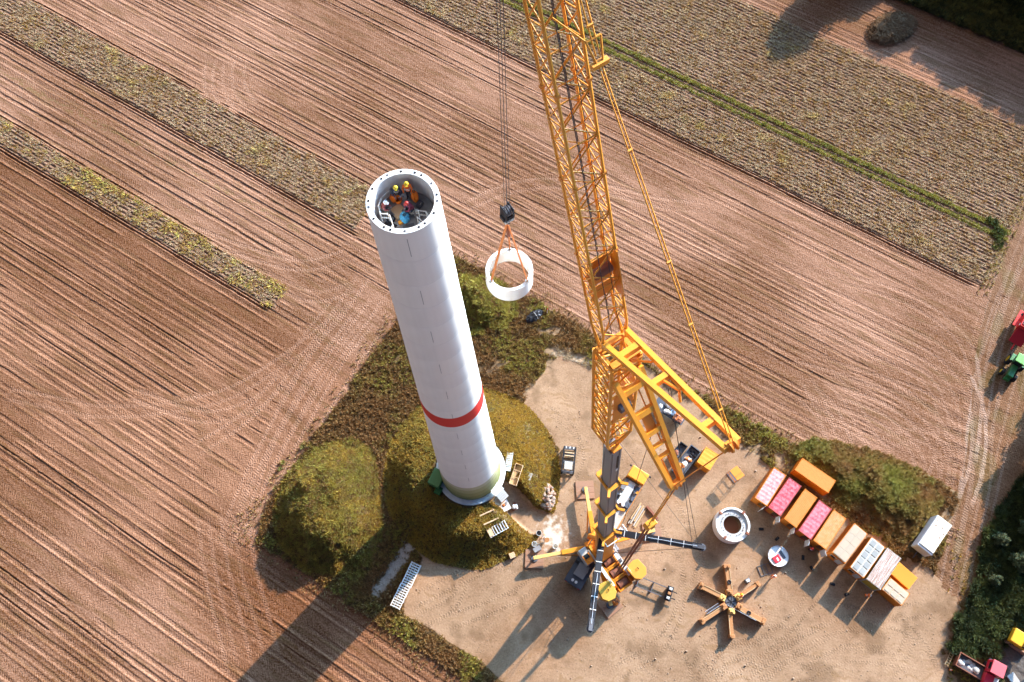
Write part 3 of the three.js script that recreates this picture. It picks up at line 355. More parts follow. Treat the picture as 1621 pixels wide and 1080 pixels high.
// ---------- the tower ----------
const TOP = 85.1, BASE = 3.8;
const prof = [[3.4, 4.72], [8, 4.58], [22.4, 4.14], [41, 3.57], [69, 2.77], [85.2, 2.33]];
const radius = (h) => { for (let i = 1; i < prof.length; i++) if (h <= prof[i][0]) return lerp(prof[i - 1][1], prof[i][1], (h - prof[i - 1][0]) / (prof[i][0] - prof[i - 1][0])); return 2.33; };
function ringGeo(h0, h1, r0, r1, t, seg = 72, ch = 0.02) { return new THREE.LatheGeometry([[r0 - t, h0], [r0 - ch, h0], [r0, h0 + ch], [r1, h1 - ch], [r1 - ch, h1], [r1 - t, h1], [r0 - t, h0]].map((p) => new THREE.Vector2(...p)), seg); }
const flat = (g) => toCreasedNormals(g, 0.6);
{
  const t = thing('turbine_tower', 'tall white concrete wind turbine tower with red band and green foot', 'tower', [TOWER[0], BASE, TOWER[1]]);
  part(t, 'plinth', flat(new THREE.LatheGeometry([[0.1, -0.05], [5.45, -0.05], [5.5, -0.1], [5.5, -3.4], [0.1, -3.4]].map((p) => new THREE.Vector2(...p)), 72)), M.plinth);
  const greens = [[0.22, 0.23, 0.09], [0.29, 0.3, 0.13], [0.38, 0.38, 0.2], [0.5, 0.49, 0.32]]; let h = 0;
  greens.forEach((c, i) => { const b = [2.4, 2.2, 2.1, 1.7][i]; part(t, 'green_ring', flat(ringGeo(h, h + b, radius(h + BASE), radius(h + BASE + b), 0.4)), mat(c, 0.7, 0, { map: streakTex })); h += b + 0.003; });
  const red0 = 43.3 - BASE, red1 = 46.5 - BASE, n = 20, sh = (TOP - BASE - h) / n;
  for (let i = 0; i < n; i++) {
    const a = h + i * sh + 0.012, b = h + (i + 1) * sh;
    part(t, 'tower_segment', flat(ringGeo(a, b, radius(a + BASE), radius(b + BASE), 0.36)), i % 2 ? M.concrete : M.concrete2);
    const ang = i % 2 ? 0.12 : 0.12 + Math.PI / 2; // half shells, turned a quarter from ring to ring
    for (const q of [0, Math.PI]) { const m0 = (a + b) / 2, r = (radius(a + BASE) + radius(b + BASE)) / 2; const g = box(0.04, sh * 0.62, 0.03); g.rotateX(Math.atan2(radius(b + BASE) - radius(a + BASE), sh)); g.translate(0, m0, r - 0.008); g.rotateY(ang + q); part(t, 'joint_seal', g, M.seam); }
  }
  part(t, 'red_band', flat(new THREE.LatheGeometry([[radius(red0 + BASE) - 0.05, red0], [radius(red0 + BASE) + 0.012, red0], [radius(red1 + BASE) + 0.012, red1], [radius(red1 + BASE) - 0.05, red1]].map((p) => new THREE.Vector2(...p)), 72)), M.red);
  const top = TOP - BASE;
  part(t, 'shade_toned_inner_wall', flat(new THREE.LatheGeometry([[1.965, top - 9], [1.955, top - 9], [1.955, top - 0.06], [1.965, top - 0.06]].map((p) => new THREE.Vector2(...p)), 64)), M.inside);  // thin inner face of the concrete, its shade put into the colour
  for (let i = 0; i < 18; i++) { const a = i / 18 * 6.283 + (i % 3) * 0.07; part(t, 'bolt_socket', cyl(0.08, 0.08, 0.03, Math.cos(a) * 2.15, top + 0.008, Math.sin(a) * 2.15, 8), i % 4 ? M.black : M.darksteel); }
  // working platform and its railings
  const pf = top - 2.0;
  part(t, 'work_platform', [cyl(1.93, 1.93, 0.06, 0, pf, 0, 40)], M.grey);
  part(t, 'floor_hatch', box(0.75, 0.03, 0.9, 0.25, pf + 0.05, 1.0, 0.3), M.darksteel);
  part(t, 'floor_hatch', box(0.8, 0.03, 0.7, -1.1, pf + 0.05, 0.75, -0.5), M.black);
  part(t, 'floor_hatch', box(0.9, 0.03, 0.7, 1.05, pf + 0.05, 0.95, 0.6), M.steel);
  const rail = (pts) => { const g = []; for (let i = 1; i < pts.length; i++) for (const y of [0.55, 1.05]) g.push(bar([pts[i - 1][0], pf + y, pts[i - 1][1]], [pts[i][0], pf + y, pts[i][1]], 0.03)); for (const p of pts) g.push(bar([p[0], pf, p[1]], [p[0], pf + 1.08, p[1]], 0.03)); part(t, 'railing', g, M.white); };
  rail([[-1.55, -0.75], [-1.7, -0.2], [-1.55, 0.35], [-1.05, 0.4]]); rail([[-0.95, 0.45], [-0.7, 1.15], [-0.85, 1.5], [-0.2, 1.75]]); rail([[0.85, 0.15], [1.35, 0.2], [1.6, 0.65], [1.35, 1.1], [0.8, 0.6]]); rail([[-1.45, -0.9], [-1.1, -1.3]]);
  // entrance box, landing and steps
  const gb = part(t, 'entrance_box', [rbox(1.9, 2.6, 2.6, 0, 0, 0, 0.06)], mat([0.09, 0.22, 0.06], 0.55, 0, { map: grimeTex })); gb.position.set(-12.15 - TOWER[0], 0.3, -24.5 - TOWER[1]); gb.rotation.y = -0.45;
  part(gb, 'lower_step_box', rbox(1.0, 1.5, 1.2, 0.95, -0.7, 1.5, 0.05), mat([0.04, 0.14, 0.04], 0.6));
  const st = sub(t, 'foot_landing', [3.6, 0, 3.3], 0.75); part(st, 'landing_slab', box(1.7, 0.16, 2.0, 0.5, 0.75, 0), M.white); for (let i = 0; i < 4; i++) part(st, 'step', box(1.5, 0.07, 0.3, 0.5, 0.55 - i * 0.18, 1.15 + i * 0.3), M.lightgrey);
  for (const x of [-0.2, 1.2]) for (const z of [-0.8, 0.8]) part(st, 'support', box(0.08, 0.8, 0.08, x, 0.35, z), M.galv);
}

// ---------- the crane: local x runs out along the boom, z across it ----------
const CR = [12.5, -14.54], AZ = [-0.556, -0.831], CTURN = Math.atan2(0.831, -0.556);
const crane = thing('mobile_crane', 'huge yellow mobile crane with grey telescopic boom and lattice jib', 'crane', [CR[0], 0, CR[1]], CTURN);
function frameAt(a, b) { const d = [b[0] - a[0], b[1] - a[1]], l = Math.hypot(...d); return { u: [d[0] / l, d[1] / l], n: [-d[1] / l, d[0] / l], len: l }; } // in the boom plane
function lattice(parent, stations, m, rc, rb) { // stations: [x, y, width, depth] along the axis
  const f = frameAt(stations[0], stations[stations.length - 1]);
  const cor = stations.map(([x, y, w, d]) => [[-1, -1], [1, -1], [1, 1], [-1, 1]].map(([a, b]) => [x + f.n[0] * b * d / 2, y + f.n[1] * b * d / 2, a * w / 2]));
  for (let k = 0; k < 4; k++) { const g = []; for (let i = 1; i < cor.length; i++) { const s0 = stations[i - 1], s1 = stations[i]; g.push(bar(cor[i - 1][k], cor[i][k], rc, 8)); } part(parent, 'chord', g, m); }
  for (let i = 1; i < cor.length; i++) for (let k = 0; k < 4; k++) { const q = (k + 1) % 4; strut(parent, 'brace', i % 2 ? cor[i - 1][k] : cor[i - 1][q], i % 2 ? cor[i][q] : cor[i][k], rb, m); if (k % 2) strut(parent, 'brace', i % 2 ? cor[i - 1][q] : cor[i - 1][k], i % 2 ? cor[i][k] : cor[i][q], rb * 0.9, m); if (i % 2 === 0 || k % 2) strut(parent, 'brace', cor[i][k], cor[i][q], rb * 0.9, m); }
  return cor;
}
const along = (a, b, t) => [a[0] + (b[0] - a[0]) * t, a[1] + (b[1] - a[1]) * t];
// carrier
const car = sub(crane, 'carrier', [0, 0, 0], Math.atan2(0.8376, 0.546) - CTURN); // local x forward
part(car, 'chassis', [rbox(20.4, 0.55, 2.3, 3.7, 1.15, 0, 0.06), box(20.2, 0.18, 2.95, 3.7, 1.75, 0)], M.darksteel);
for (let i = 0; i < 9; i++) for (const s of [-1, 1]) { const w = part(car, 'wheel', [cyl(0.72, 0.72, 0.5, 0, 0, 0, 20, 'z'), cyl(0.74, 0.74, 0.36, 0, 0, 0, 20, 'z'), cyl(0.3, 0.3, 0.54, 0, 0, 0, 12, 'z')], M.rubber); w.position.set([-5.4, -3.7, -2.0, 2.6, 4.3, 6.0, 8.4, 10.1, 12.2][i], 0.75, s * 1.24); }
part(car, 'cab', [rbox(2.0, 1.7, 2.95, 12.9, 2.2, 0, 0.15)], M.yellow2); part(car, 'windscreen', box(0.05, 0.8, 2.6, 13.92, 2.5, 0), M.glass);
for (const s of [-1, 1]) part(car, 'mirror', [box(0.15, 0.5, 0.3, 13.7, 2.6, s * 1.75), bar([13.6, 2.9, s * 1.4], [13.7, 2.8, s * 1.75], 0.03)], M.black);
part(car, 'front_deck', box(4.6, 0.1, 2.9, 9.4, 1.9, 0), M.grey); part(car, 'engine_cover', [rbox(3.9, 0.55, 1.25, 9.6, 2.2, -0.1, 0.05)], M.lightgrey); part(car, 'deck_box', [rbox(1.7, 0.5, 0.8, 10.6, 2.15, -1.0, 0.04)], M.steel);
for (const [x, z, w, d, h] of [[7.9, 0.9, 0.9, 0.8, 0.7], [10.8, 1.0, 1.2, 0.6, 0.5], [9.2, 1.1, 0.7, 0.5, 0.6], [7.6, -1.0, 0.6, 0.6, 0.6]]) part(car, 'tool_locker', rbox(w, h, d, x, 1.9 + h / 2, z, 0.04), M.navy);
for (const s of [-0.5, 0.35]) part(car, 'air_tank', cyl(0.24, 0.24, 0.6, 7.6, 2.3, s, 14), M.white);
part(car, 'side_skirt', [box(13, 0.3, 0.06, 7.2, 1.95, 1.47), box(13, 0.3, 0.06, 7.2, 1.95, -1.47)], M.yellow);
for (let i = 0; i < 14; i++) part(car, 'deck_fitting', rbox(rr(0.25, 0.7), rr(0.2, 0.5), rr(0.2, 0.5), rr(2.6, 11.5), 2.1 + rr(0, 0.15), (i % 2 ? 1 : -1) * rr(0.7, 1.25), 0.03), [M.black, M.lightgrey, M.yellow, M.darksteel, M.white][i % 5]);
for (let i = 0; i < 6; i++) part(car, 'rear_fitting', rbox(rr(0.25, 0.6), rr(0.15, 0.4), rr(0.2, 0.5), rr(-6.3, -3), 2.15, rr(-1.2, 1.2), 0.03), [M.black, M.lightgrey, M.grey][i % 3]);
part(car, 'mid_deck', box(4.8, 0.12, 2.8, 4.6, 1.92, 0), M.dust); part(car, 'deck_plate', box(3.6, 0.1, 1.5, 4.8, 2.05, -0.3), M.lightgrey);
part(car, 'rear_deck', [box(4.0, 0.14, 2.9, -4.7, 1.95, 0)], M.navy); part(car, 'rear_engine', [rbox(2.2, 0.55, 1.7, -4.4, 2.25, 0.1, 0.06)], M.grey); for (const z of [0.9, -0.7]) part(car, 'exhaust_stack', cyl(0.14, 0.14, 0.8, -3.3, 2.45, z, 12), M.darksteel);
for (const s of [-0.35, 0.25]) part(car, 'rear_filter', cyl(0.22, 0.22, 0.3, -6.3, 2.15, s, 16), M.white);
part(car, 'rear_bumper', rbox(0.35, 0.7, 2.9, -6.75, 1.6, 0, 0.05), M.navy); for (const s of [-1, 1]) part(car, 'tail_light', box(0.06, 0.16, 0.4, -6.95, 1.6, s * 1.1), M.red);
// star outriggers, each with its foot on a steel mat
const feet = [[3.04, -12.77], [11.27, -23.51], [21.63, -16.92], [14.47, -5.93]];
feet.forEach((p, i) => {
  const dx = p[0] - CR[0], dz = p[1] - CR[1], lx = dx * AZ[0] + dz * AZ[1], lz = -dx * AZ[1] + dz * AZ[0], d = Math.hypot(lx, lz), o = sub(crane, 'outrigger', [0, 0, 0], Math.atan2(-lz, lx));
  part(o, 'outrigger_beam', [rbox(4.2, 0.75, 0.72, 3.3, 1.5, 0, 0.04)], M.yellow); part(o, 'outrigger_slide', [rbox(d - 4.6, 0.55, 0.52, (d + 4.6) / 2 + 0.2, 1.5, 0, 0.03)], M.amber);
  part(o, 'jack', [cyl(0.16, 0.16, 1.3, d, 0.9, 0, 14)], M.galv); part(o, 'foot_plate', [cyl(0.5, 0.55, 0.12, d, 0.28, 0, 20)], M.darksteel); part(o, 'brace_cylinder', [bar([2.2, 1.0, -0.9], [d * 0.62, 1.3, -0.25], 0.1, 10)], M.orange);
  const mt = thing('steel_mat', ['square brown steel mat under the outrigger near the white powder', 'square brown steel mat under the outrigger beside the grey boom', 'square brown steel mat under the outrigger below the yellow stay joint', 'square brown steel mat under the outrigger behind the counterweight'][i], 'mat', [p[0], 0, p[1]], [-0.05, 0.05, 0.1, 0.65][i], 'steel mats under the outriggers');
  for (let k = 0; k < 3; k++) part(mt, 'mat_plank', rbox(2.9, 0.2, 0.94, 0, 0.105, (k - 1) * 0.96, 0.02), M.plate);
  if (i === 3) part(mt, 'chain_pile', Array.from({ length: 26 }, () => new THREE.TorusGeometry(0.11, 0.035, 5, 8).rotateX(rnd() * 3).rotateY(rnd() * 6).translate(rr(0.5, 1.5), rr(0.25, 0.45), rr(-0.7, 0.7))), M.tubo, 'tangle of orange chain');
});
part(crane, 'turntable', [cyl(1.5, 1.6, 0.5, 0, 2.1, 0, 32)], M.darksteel);
// superstructure
const sup = sub(crane, 'superstructure');
part(sup, 'deck', [rbox(8.6, 0.5, 2.6, -3.1, 2.6, 0, 0.05), box(2.0, 0.3, 3.6, -6.4, 2.5, 0)], M.yellow);
part(sup, 'boom_bracket', [box(3.0, 2.2, 0.3, -0.9, 3.7, 1.25), box(3.0, 2.2, 0.3, -0.9, 3.7, -1.25), beam([-2.6, 2.9, 1.25], [-0.9, 4.7, 1.25], 0.35, 0.3), beam([-2.6, 2.9, -1.25], [-0.9, 4.7, -1.25], 0.35, 0.3)], M.yellow2);
[-3.0, -4.85, -6.7].forEach((x) => { part(sup, 'winch_frame', [box(0.22, 0.9, 2.4, x - 0.78, 3.2, 0), box(0.22, 0.9, 2.4, x + 0.78, 3.2, 0), box(1.6, 1.0, 0.16, x, 3.25, 1.1), box(1.6, 1.0, 0.16, x, 3.25, -1.1), box(0.5, 0.5, 0.45, x + 0.2, 3.3, -1.35)], M.yellow); part(sup, 'winch_drum', [cyl(0.55, 0.55, 1.5, x, 3.3, 0, 20, 'z'), cyl(0.68, 0.68, 0.07, x, 3.3, 0.75, 20, 'z'), cyl(0.68, 0.68, 0.07, x, 3.3, -0.75, 20, 'z')], M.rust); });
for (const s of [-1, 1]) {
  part(sup, 'walkway', [box(6.4, 0.07, 0.5, -3.2, 3.75, s * 1.5), ...[-6, -4, -2, 0].map((x) => box(0.06, 1.0, 0.06, x, 4.2, s * 1.72)), bar([-6.2, 4.7, s * 1.72], [0, 4.7, s * 1.72], 0.035)], M.white);
  const hex = new THREE.Shape([[-1.45, -0.5], [-0.75, -1.15], [0.9, -1.15], [1.25, -0.5], [1.25, 0.5], [0.9, 1.15], [-0.75, 1.15], [-1.45, 0.5]].map((p) => new THREE.Vector2(...p)));
  const cw = sub(sup, 'counterweight', [-6.3, 2.2, s * 2.75], s > 0 ? 0.15 : -0.15);
  for (let k = 0; k < 5; k++) part(cw, 'counterweight_plate', new THREE.ExtrudeGeometry(hex, { depth: 0.4, bevelEnabled: true, bevelSize: 0.03, bevelThickness: 0.03, bevelSegments: 1 }).rotateX(-Math.PI / 2).translate(0, k * 0.48, 0), k === 4 && s < 0 ? mat([0.56, 0.36, 0.06], 0.6, 0, { map: wornTex }) : mat([0.7, 0.32, 0.05], 0.6, 0, { map: wornTex }));
  part(cw, 'lifting_eye', [new THREE.TorusGeometry(0.13, 0.04, 6, 12).translate(0, 2.45, 0.2)], M.black);
}
const cab = sub(sup, 'operator_cab', [-0.5, 2.4, -2.45]); part(cab, 'cab_shell', [rbox(2.5, 2.2, 1.35, 0, 1.1, 0, 0.14)], M.lightgrey); part(cab, 'cab_roof_panel', [box(1.5, 0.06, 1.2, -0.5, 2.22, 0)], M.yellow); part(cab, 'roof_window', [box(0.7, 0.05, 0.8, -0.1, 2.27, 0)], M.glass); part(cab, 'front_window', [box(0.05, 1.0, 1.1, 1.26, 1.4, 0)], M.glass);
part(sup, 'engine_housing', [rbox(1.8, 1.3, 0.9, -1.6, 3.5, 1.9, 0.06)], M.grey); part(sup, 'hydraulic_lines', [tube([[-1, 3.2, -1.5], [0.4, 3.4, -1.2], [1.0, 3.3, 0], [0.6, 3.4, 1.2]], 0.09), tube([[-1.2, 3.1, 1.3], [0.6, 3.0, 1.4], [1.2, 3.1, 0.4]], 0.08)], M.black);
for (const [x, y, z, w, h, d, m] of [[0.9, 3.0, 1.3, 0.8, 0.7, 0.6, M.yellow], [0.9, 3.0, -1.2, 0.7, 0.6, 0.5, M.yellow], [-1.9, 3.3, -1.6, 0.9, 0.8, 0.5, M.yellow2], [-2.6, 3.9, -1.5, 0.5, 0.4, 0.4, M.white], [-0.6, 3.2, 1.9, 0.8, 0.6, 0.6, M.yellow2], [-3.9, 4.0, 1.5, 0.6, 0.35, 0.4, M.darksteel], [-5.6, 4.0, 1.5, 0.5, 0.4, 0.4, M.white], [-5.2, 4.0, -1.5, 0.7, 0.35, 0.4, M.lightgrey], [1.5, 2.6, 0.2, 0.6, 0.4, 1.4, M.yellow], [-7.4, 3.0, 0, 0.5, 0.8, 2.4, M.orange]]) part(sup, 'equipment_box', rbox(w, h, d, x, y, z, 0.05), m);
for (let i = 0; i < 7; i++) part(sup, 'hose', tube([[rr(-2.5, 0.5), 3.2, rr(-1.4, 1.4)], [rr(-1.5, 0.8), 3.9 + rr(0, 0.6), rr(-1, 1)], [rr(-2.5, 1), 3.4, rr(-1.4, 1.4)]], 0.06, 14, 5), i % 3 ? M.black : M.orange);
part(sup, 'luffing_cylinder', [bar([1.7, 2.6, 0], [0.1, 9.8, 0], 0.38, 14)], M.yellow); part(sup, 'cylinder_rod', [bar([0.1, 9.8, 0], [-0.55, 13.0, 0], 0.24, 14)], M.galv);
// telescopic boom
const boomAt = (h) => [0.5 + (h - 17.6) * (5.1 - 0.5) / (50.2 - 17.6), h];
function section(name, h0, h1, w, d, m) { const a = boomAt(h0), b = boomAt(h1), s = new THREE.Shape(); const hw = w / 2, hd = d / 2; s.moveTo(-hw, hd); s.lineTo(hw, hd); s.lineTo(hw, -hd * 0.25); s.quadraticCurveTo(hw, -hd, 0, -hd); s.quadraticCurveTo(-hw, -hd, -hw, -hd * 0.25); s.closePath();
  const f = frameAt(a, b), g = new THREE.ExtrudeGeometry(s, { depth: f.len, bevelEnabled: false, curveSegments: 8 }); // shape x -> local z, shape y -> -n (back side up)
  g.applyMatrix4(new THREE.Matrix4().makeBasis(new THREE.Vector3(0, 0, 1), new THREE.Vector3(f.n[0], f.n[1], 0), new THREE.Vector3(f.u[0], f.u[1], 0)).setPosition(a[0], a[1], 0)); return part(crane, name, flat(g), m); }
section('boom_base_section', 3.6, 17.6, 2.05, 2.3, M.yellow); section('telescope_section', 16.5, 29.1, 1.62, 1.9, M.steel); section('telescope_section', 28.5, 39.7, 1.5, 1.75, M.steel); section('telescope_section', 39, 50.6, 1.38, 1.6, M.steel);
[[17.6, 2.05], [29.1, 1.75], [39.7, 1.6]].forEach(([h, w]) => { const c = sub(crane, 'boom_collar'); const p = boomAt(h), q = boomAt(h + 0.5); part(c, 'collar_band', [beam([p[0] + 1.05, p[1], -w / 2], [p[0] + 1.05, p[1], w / 2], 0.5, 0.22), beam([p[0] - 1.1, p[1], -w / 2], [p[0] - 1.1, p[1], w / 2], 0.5, 0.22), beam([p[0] - 1.2, p[1], w / 2 + 0.05], [p[0] + 1.15, p[1], w / 2 + 0.05], 0.22, 0.5), beam([p[0] - 1.2, p[1], -w / 2 - 0.05], [p[0] + 1.15, p[1], -w / 2 - 0.05], 0.22, 0.5)], M.yellow2); for (const s of [-1, 1]) part(c, 'collar_ear', [beam([p[0] - 1.15, p[1] + 0.1, s * w / 2], [p[0] - 1.75, p[1] + 0.25, s * (w / 2 + 0.55)], 0.3, 0.35)], M.yellow2); });
part(crane, 'boom_marking', [beam([boomAt(45)[0] - 0.83, 45, 0.3], [boomAt(48.5)[0] - 0.83, 48.5, 0.3], 0.22, 0.03)], M.black); part(crane, 'boom_marking', [beam([boomAt(44)[0] - 0.84, 44, 0.3], [boomAt(44.6)[0] - 0.84, 44.6, 0.3], 0.25, 0.03)], M.white);
for (const [h0, h1, w, d] of [[18, 28.6, 1.62, 1.9], [29.6, 39.2, 1.5, 1.75], [40.2, 50, 1.38, 1.6]]) for (const z of [-0.32, 0.32]) part(crane, 'boom_rib', beam([boomAt(h0)[0] - d / 2 - 0.02, h0, z * w], [boomAt(h1)[0] - d / 2 - 0.02, h1, z * w], 0.07, 0.07), M.darksteel);
// lattice adapter on the boom head
const ad = sub(crane, 'lattice_adapter'), A0 = [5.3, 50.4], A1 = [8.2, 70.6]; { const st = [[...along(A0, A1, 0), 0.9, 0.9], [...along(A0, A1, 0.1), 1.9, 1.7], [...along(A0, A1, 0.19), 2.75, 2.3]]; for (let i = 1; i <= 9; i++) st.push([...along(A0, A1, 0.19 + 0.81 * i / 9), 2.75, 2.3]); lattice(ad, st, M.yellow2, 0.16, 0.085);
  const f = frameAt(A0, A1), P = (t, o, z) => { const q = along(A0, A1, t); return [q[0] + f.n[0] * o, q[1] + f.n[1] * o, z]; };
  part(ad, 'head_block', [beam(P(-0.02, 0, -0.6), P(-0.02, 0, 0.6), 1.0, 0.9), beam(P(0.02, 0.9, -0.5), P(0.02, 0.9, 0.5), 0.5, 0.5)], M.yellow);
  for (const [t0, t1, z, w] of [[0.2, 0.62, 1.33, 1.6], [0.66, 0.98, 1.33, 1.5]]) part(ad, 'side_plate', beam(P(t0, 0.1, z), P(t1, 0.1, z), 0.05, w, [f.n[0], f.n[1], 0]), M.yellow);
  part(ad, 'back_plate', beam(P(0.45, 1.2, 0), P(0.72, 1.2, 0), 2.0, 0.05, [f.n[0], f.n[1], 0]), M.orange);
  part(ad, 'sheave', [cyl(0.55, 0.55, 0.3, ...P(0.6, 1.3, 0.4), 18, 'z'), cyl(0.55, 0.55, 0.3, ...P(0.6, 1.3, -0.4), 18, 'z')], M.darksteel);
  part(ad, 'drain_tank', [cyl(0.3, 0.3, 0.7, ...P(0.3, 0.7, 1.35), 12, 'z'), cyl(0.3, 0.3, 0.7, ...P(0.36, 0.7, 1.35), 12, 'z')], M.white);
  part(ad, 'pivot_yoke', [beam(P(1.0, -0.9, -1.3), P(1.0, -0.9, 1.3), 0.5, 0.5), beam(P(1.0, 0.9, -1.3), P(1.0, 0.9, 1.3), 0.5, 0.5), beam(P(0.98, -1, 1.2), P(0.98, 1.4, 1.2), 0.4, 0.3), beam(P(0.98, -1, -1.2), P(0.98, 1.4, -1.2), 0.4, 0.3)], M.yellow); }
// luffing jib
const jib = sub(crane, 'luffing_jib'), J0 = [8.9, 71.0], J1 = [24.1, 109.4];
{ const st = [[...along(J0, J1, 0), 2.2, 0.5], [...along(J0, J1, 0.06), 2.15, 1.5]]; for (let i = 1; i <= 23; i++) st.push([...along(J0, J1, 0.06 + 0.86 * i / 23), 2.15, 1.5]); st.push([...along(J0, J1, 1), 1.3, 0.7]); lattice(jib, st, M.yellow2, 0.11, 0.055);
  const f = frameAt(J0, J1), P = (t, o, z) => { const q = along(J0, J1, t); return [q[0] + f.n[0] * o, q[1] + f.n[1] * o, z]; };
  for (const [t0, t1] of [[0.13, 0.16], [0.165, 0.22]]) part(jib, 'winch_plate', beam(P(t0, -0.1, 0), P(t1, -0.1, 0), 2.0, 0.08, [f.n[0], f.n[1], 0]), M.yellow); part(jib, 'winch_plate', [beam(P(0.13, 0.55, 1.0), P(0.24, 0.55, 1.0), 0.06, 1.0, [f.n[0], f.n[1], 0])], M.yellow);
  part(jib, 'jib_winch', [cyl(0.4, 0.4, 1.4, ...P(0.2, 0.35, 0), 16, 'z')], M.rust); part(jib, 'jib_ladder', [bar(P(0.05, -0.8, 0.55), P(0.9, -0.8, 0.55), 0.035), bar(P(0.05, 0.8, -0.4), P(0.97, 0.8, -0.4), 0.03), bar(P(0.05, 0.85, 0.3), P(0.97, 0.85, 0.3), 0.025)], M.rope);
  part(jib, 'jib_head', [cyl(0.5, 0.5, 0.9, ...P(1.0, -0.3, 0), 18, 'z'), beam(P(0.96, 0, -0.7), P(0.96, 0, 0.7), 0.4, 0.4)], M.darksteel);
  for (let i = 0; i < 5; i++) part(jib, 'section_joint', [...[-1, 1].flatMap((a) => [-1, 1].map((b) => cyl(0.15, 0.15, 0.3, ...P(0.24 + i * 0.16, b * 0.75, a * 1.075), 8, 'z')))], M.orange); }
// the two back masts
function mast(name, root, tip, wr, wt, hh, cross, m) { const o = sub(crane, name), dir = [tip[0] - root[0], tip[1] - root[1]], P = (t, z) => [root[0] + dir[0] * t, root[1] + dir[1] * t, z * lerp(wr, wt, t) / 2]; for (const s of [-1, 1]) part(o, 'mast_leg', beam(P(0, s), P(1, s), 0.38, hh), m); for (const [t, w] of cross) part(o, 'cross_beam', beam(P(t, -1), P(t, 1), hh * 0.8, w, [dir[0], dir[1], 0]), m); part(o, 'mast_head', [cyl(0.35, 0.35, wt * 0.8, ...P(0.99, 0), 16, 'z'), cyl(0.4, 0.4, 0.1, ...P(1.0, 0.4), 16, 'z'), cyl(0.4, 0.4, 0.1, ...P(1.0, -0.4), 16, 'z')], M.orange); return [o, P]; }
const mA = mast('upper_mast', [8.9, 72.1], [-2.9, 77.7], 2.1, 1.0, 0.55, [[0.15, 0.55], [0.43, 0.5], [0.82, 0.45]], M.yellow2), mB = mast('lower_mast', [6.6, 68.9], [-2.1, 61.2], 2.5, 1.1, 0.65, [[0.12, 0.45], [0.33, 0.5], [0.5, 0.4], [0.72, 0.12], [0.62, 0.12]], M.yellow2);
part(mB[0], 'mast_panel', [beam(mB[1](0.33, 0), mB[1](0.5, 0), 0.9, 0.06, [0, 1, 0])], M.orange); part(mB[0], 'inner_rods', [bar(mB[1](0.72, 0.4), mB[1](1, 0.5), 0.08), bar(mB[1](0.72, -0.4), mB[1](1, -0.5), 0.08), bar(mB[1](0.1, 0.3), mB[1](0.6, 0.35), 0.06)], M.yellow);
part(mA[0], 'rope_guide', [beam(mA[1](0.45, 0.1), mA[1](0.56, 0.5), 0.15, 0.25), bar(mA[1](0.56, 0.4), [mA[1](0.6, 0)[0], 74.0, 0.3], 0.1)], M.yellow); part(mA[0], 'tie_rods', [bar(mA[1](0.02, 0.5), [6.9, 69.2, 0.6], 0.07), bar(mA[1](0.3, 0.6), [7.2, 69.6, 0.7], 0.09), bar(mA[1](0.3, -0.6), [7.2, 69.6, -0.7], 0.09)], M.yellow);
// stays and ropes
const stays = (name, a, b, r, joints, dz0, dz1, m) => { const o = sub(crane, name); for (const s of [-1, 1]) part(o, 'stay_rod', bar([a[0], a[1], s * dz0], [b[0], b[1], s * dz1], r, 6), m); for (const t of joints) { const p = along(a, b, t); part(o, 'stay_joint', [beam([p[0], p[1], -lerp(dz0, dz1, t) - 0.06], [p[0], p[1], lerp(dz0, dz1, t) + 0.04], 0.11, 0.2)], m); } };
stays('jib_stay', [-2.9, 77.8], [14.8, 96.4], 0.042, [0.12, 0.38, 0.55, 0.82], 0.11, 0.09, M.yellow2); stays('jib_stay', [15.1, 96.9], [23.6, 109.2], 0.042, [0.1, 0.4, 0.7], 0.12, 0.16, M.yellow2);
part(crane, 'stay_spreader', [beam([14.9, 96.5, -0.5], [14.9, 96.5, 0.5], 0.3, 0.3), bar([14.9, 96.6, 0.2], [15.6, 97.6, 0.45], 0.06), bar([14.9, 96.6, -0.2], [15.6, 97.6, -0.45], 0.06), bar([15.6, 97.6, -0.45], [15.6, 97.6, 0.45], 0.06), bar([15.6, 97.6, -0.45], [18.2, 97.0, -0.6], 0.05)], M.yellow2);
stays('mast_reeving', [-2.9, 77.5], [-2.1, 61.4], 0.05, [0.4], 0.3, 0.3, M.yellow); stays('boom_stay', [-2.1, 61.0], [-3.0, 44.2], 0.07, [0.3, 0.6], 0.3, 0.25, M.yellow2); part(crane, 'stay_block', [rbox(0.8, 1.6, 1.2, -3.05, 43.2, 0, 0.1), cyl(0.5, 0.5, 0.5, -3.1, 42.4, 0.2, 16, 'z')], M.yellow2);
stays('lower_stay', [-3.1, 42.6], [-5.2, 5.0], 0.14, [0.25, 0.5, 0.75], 0.45, 0.5, M.rust);
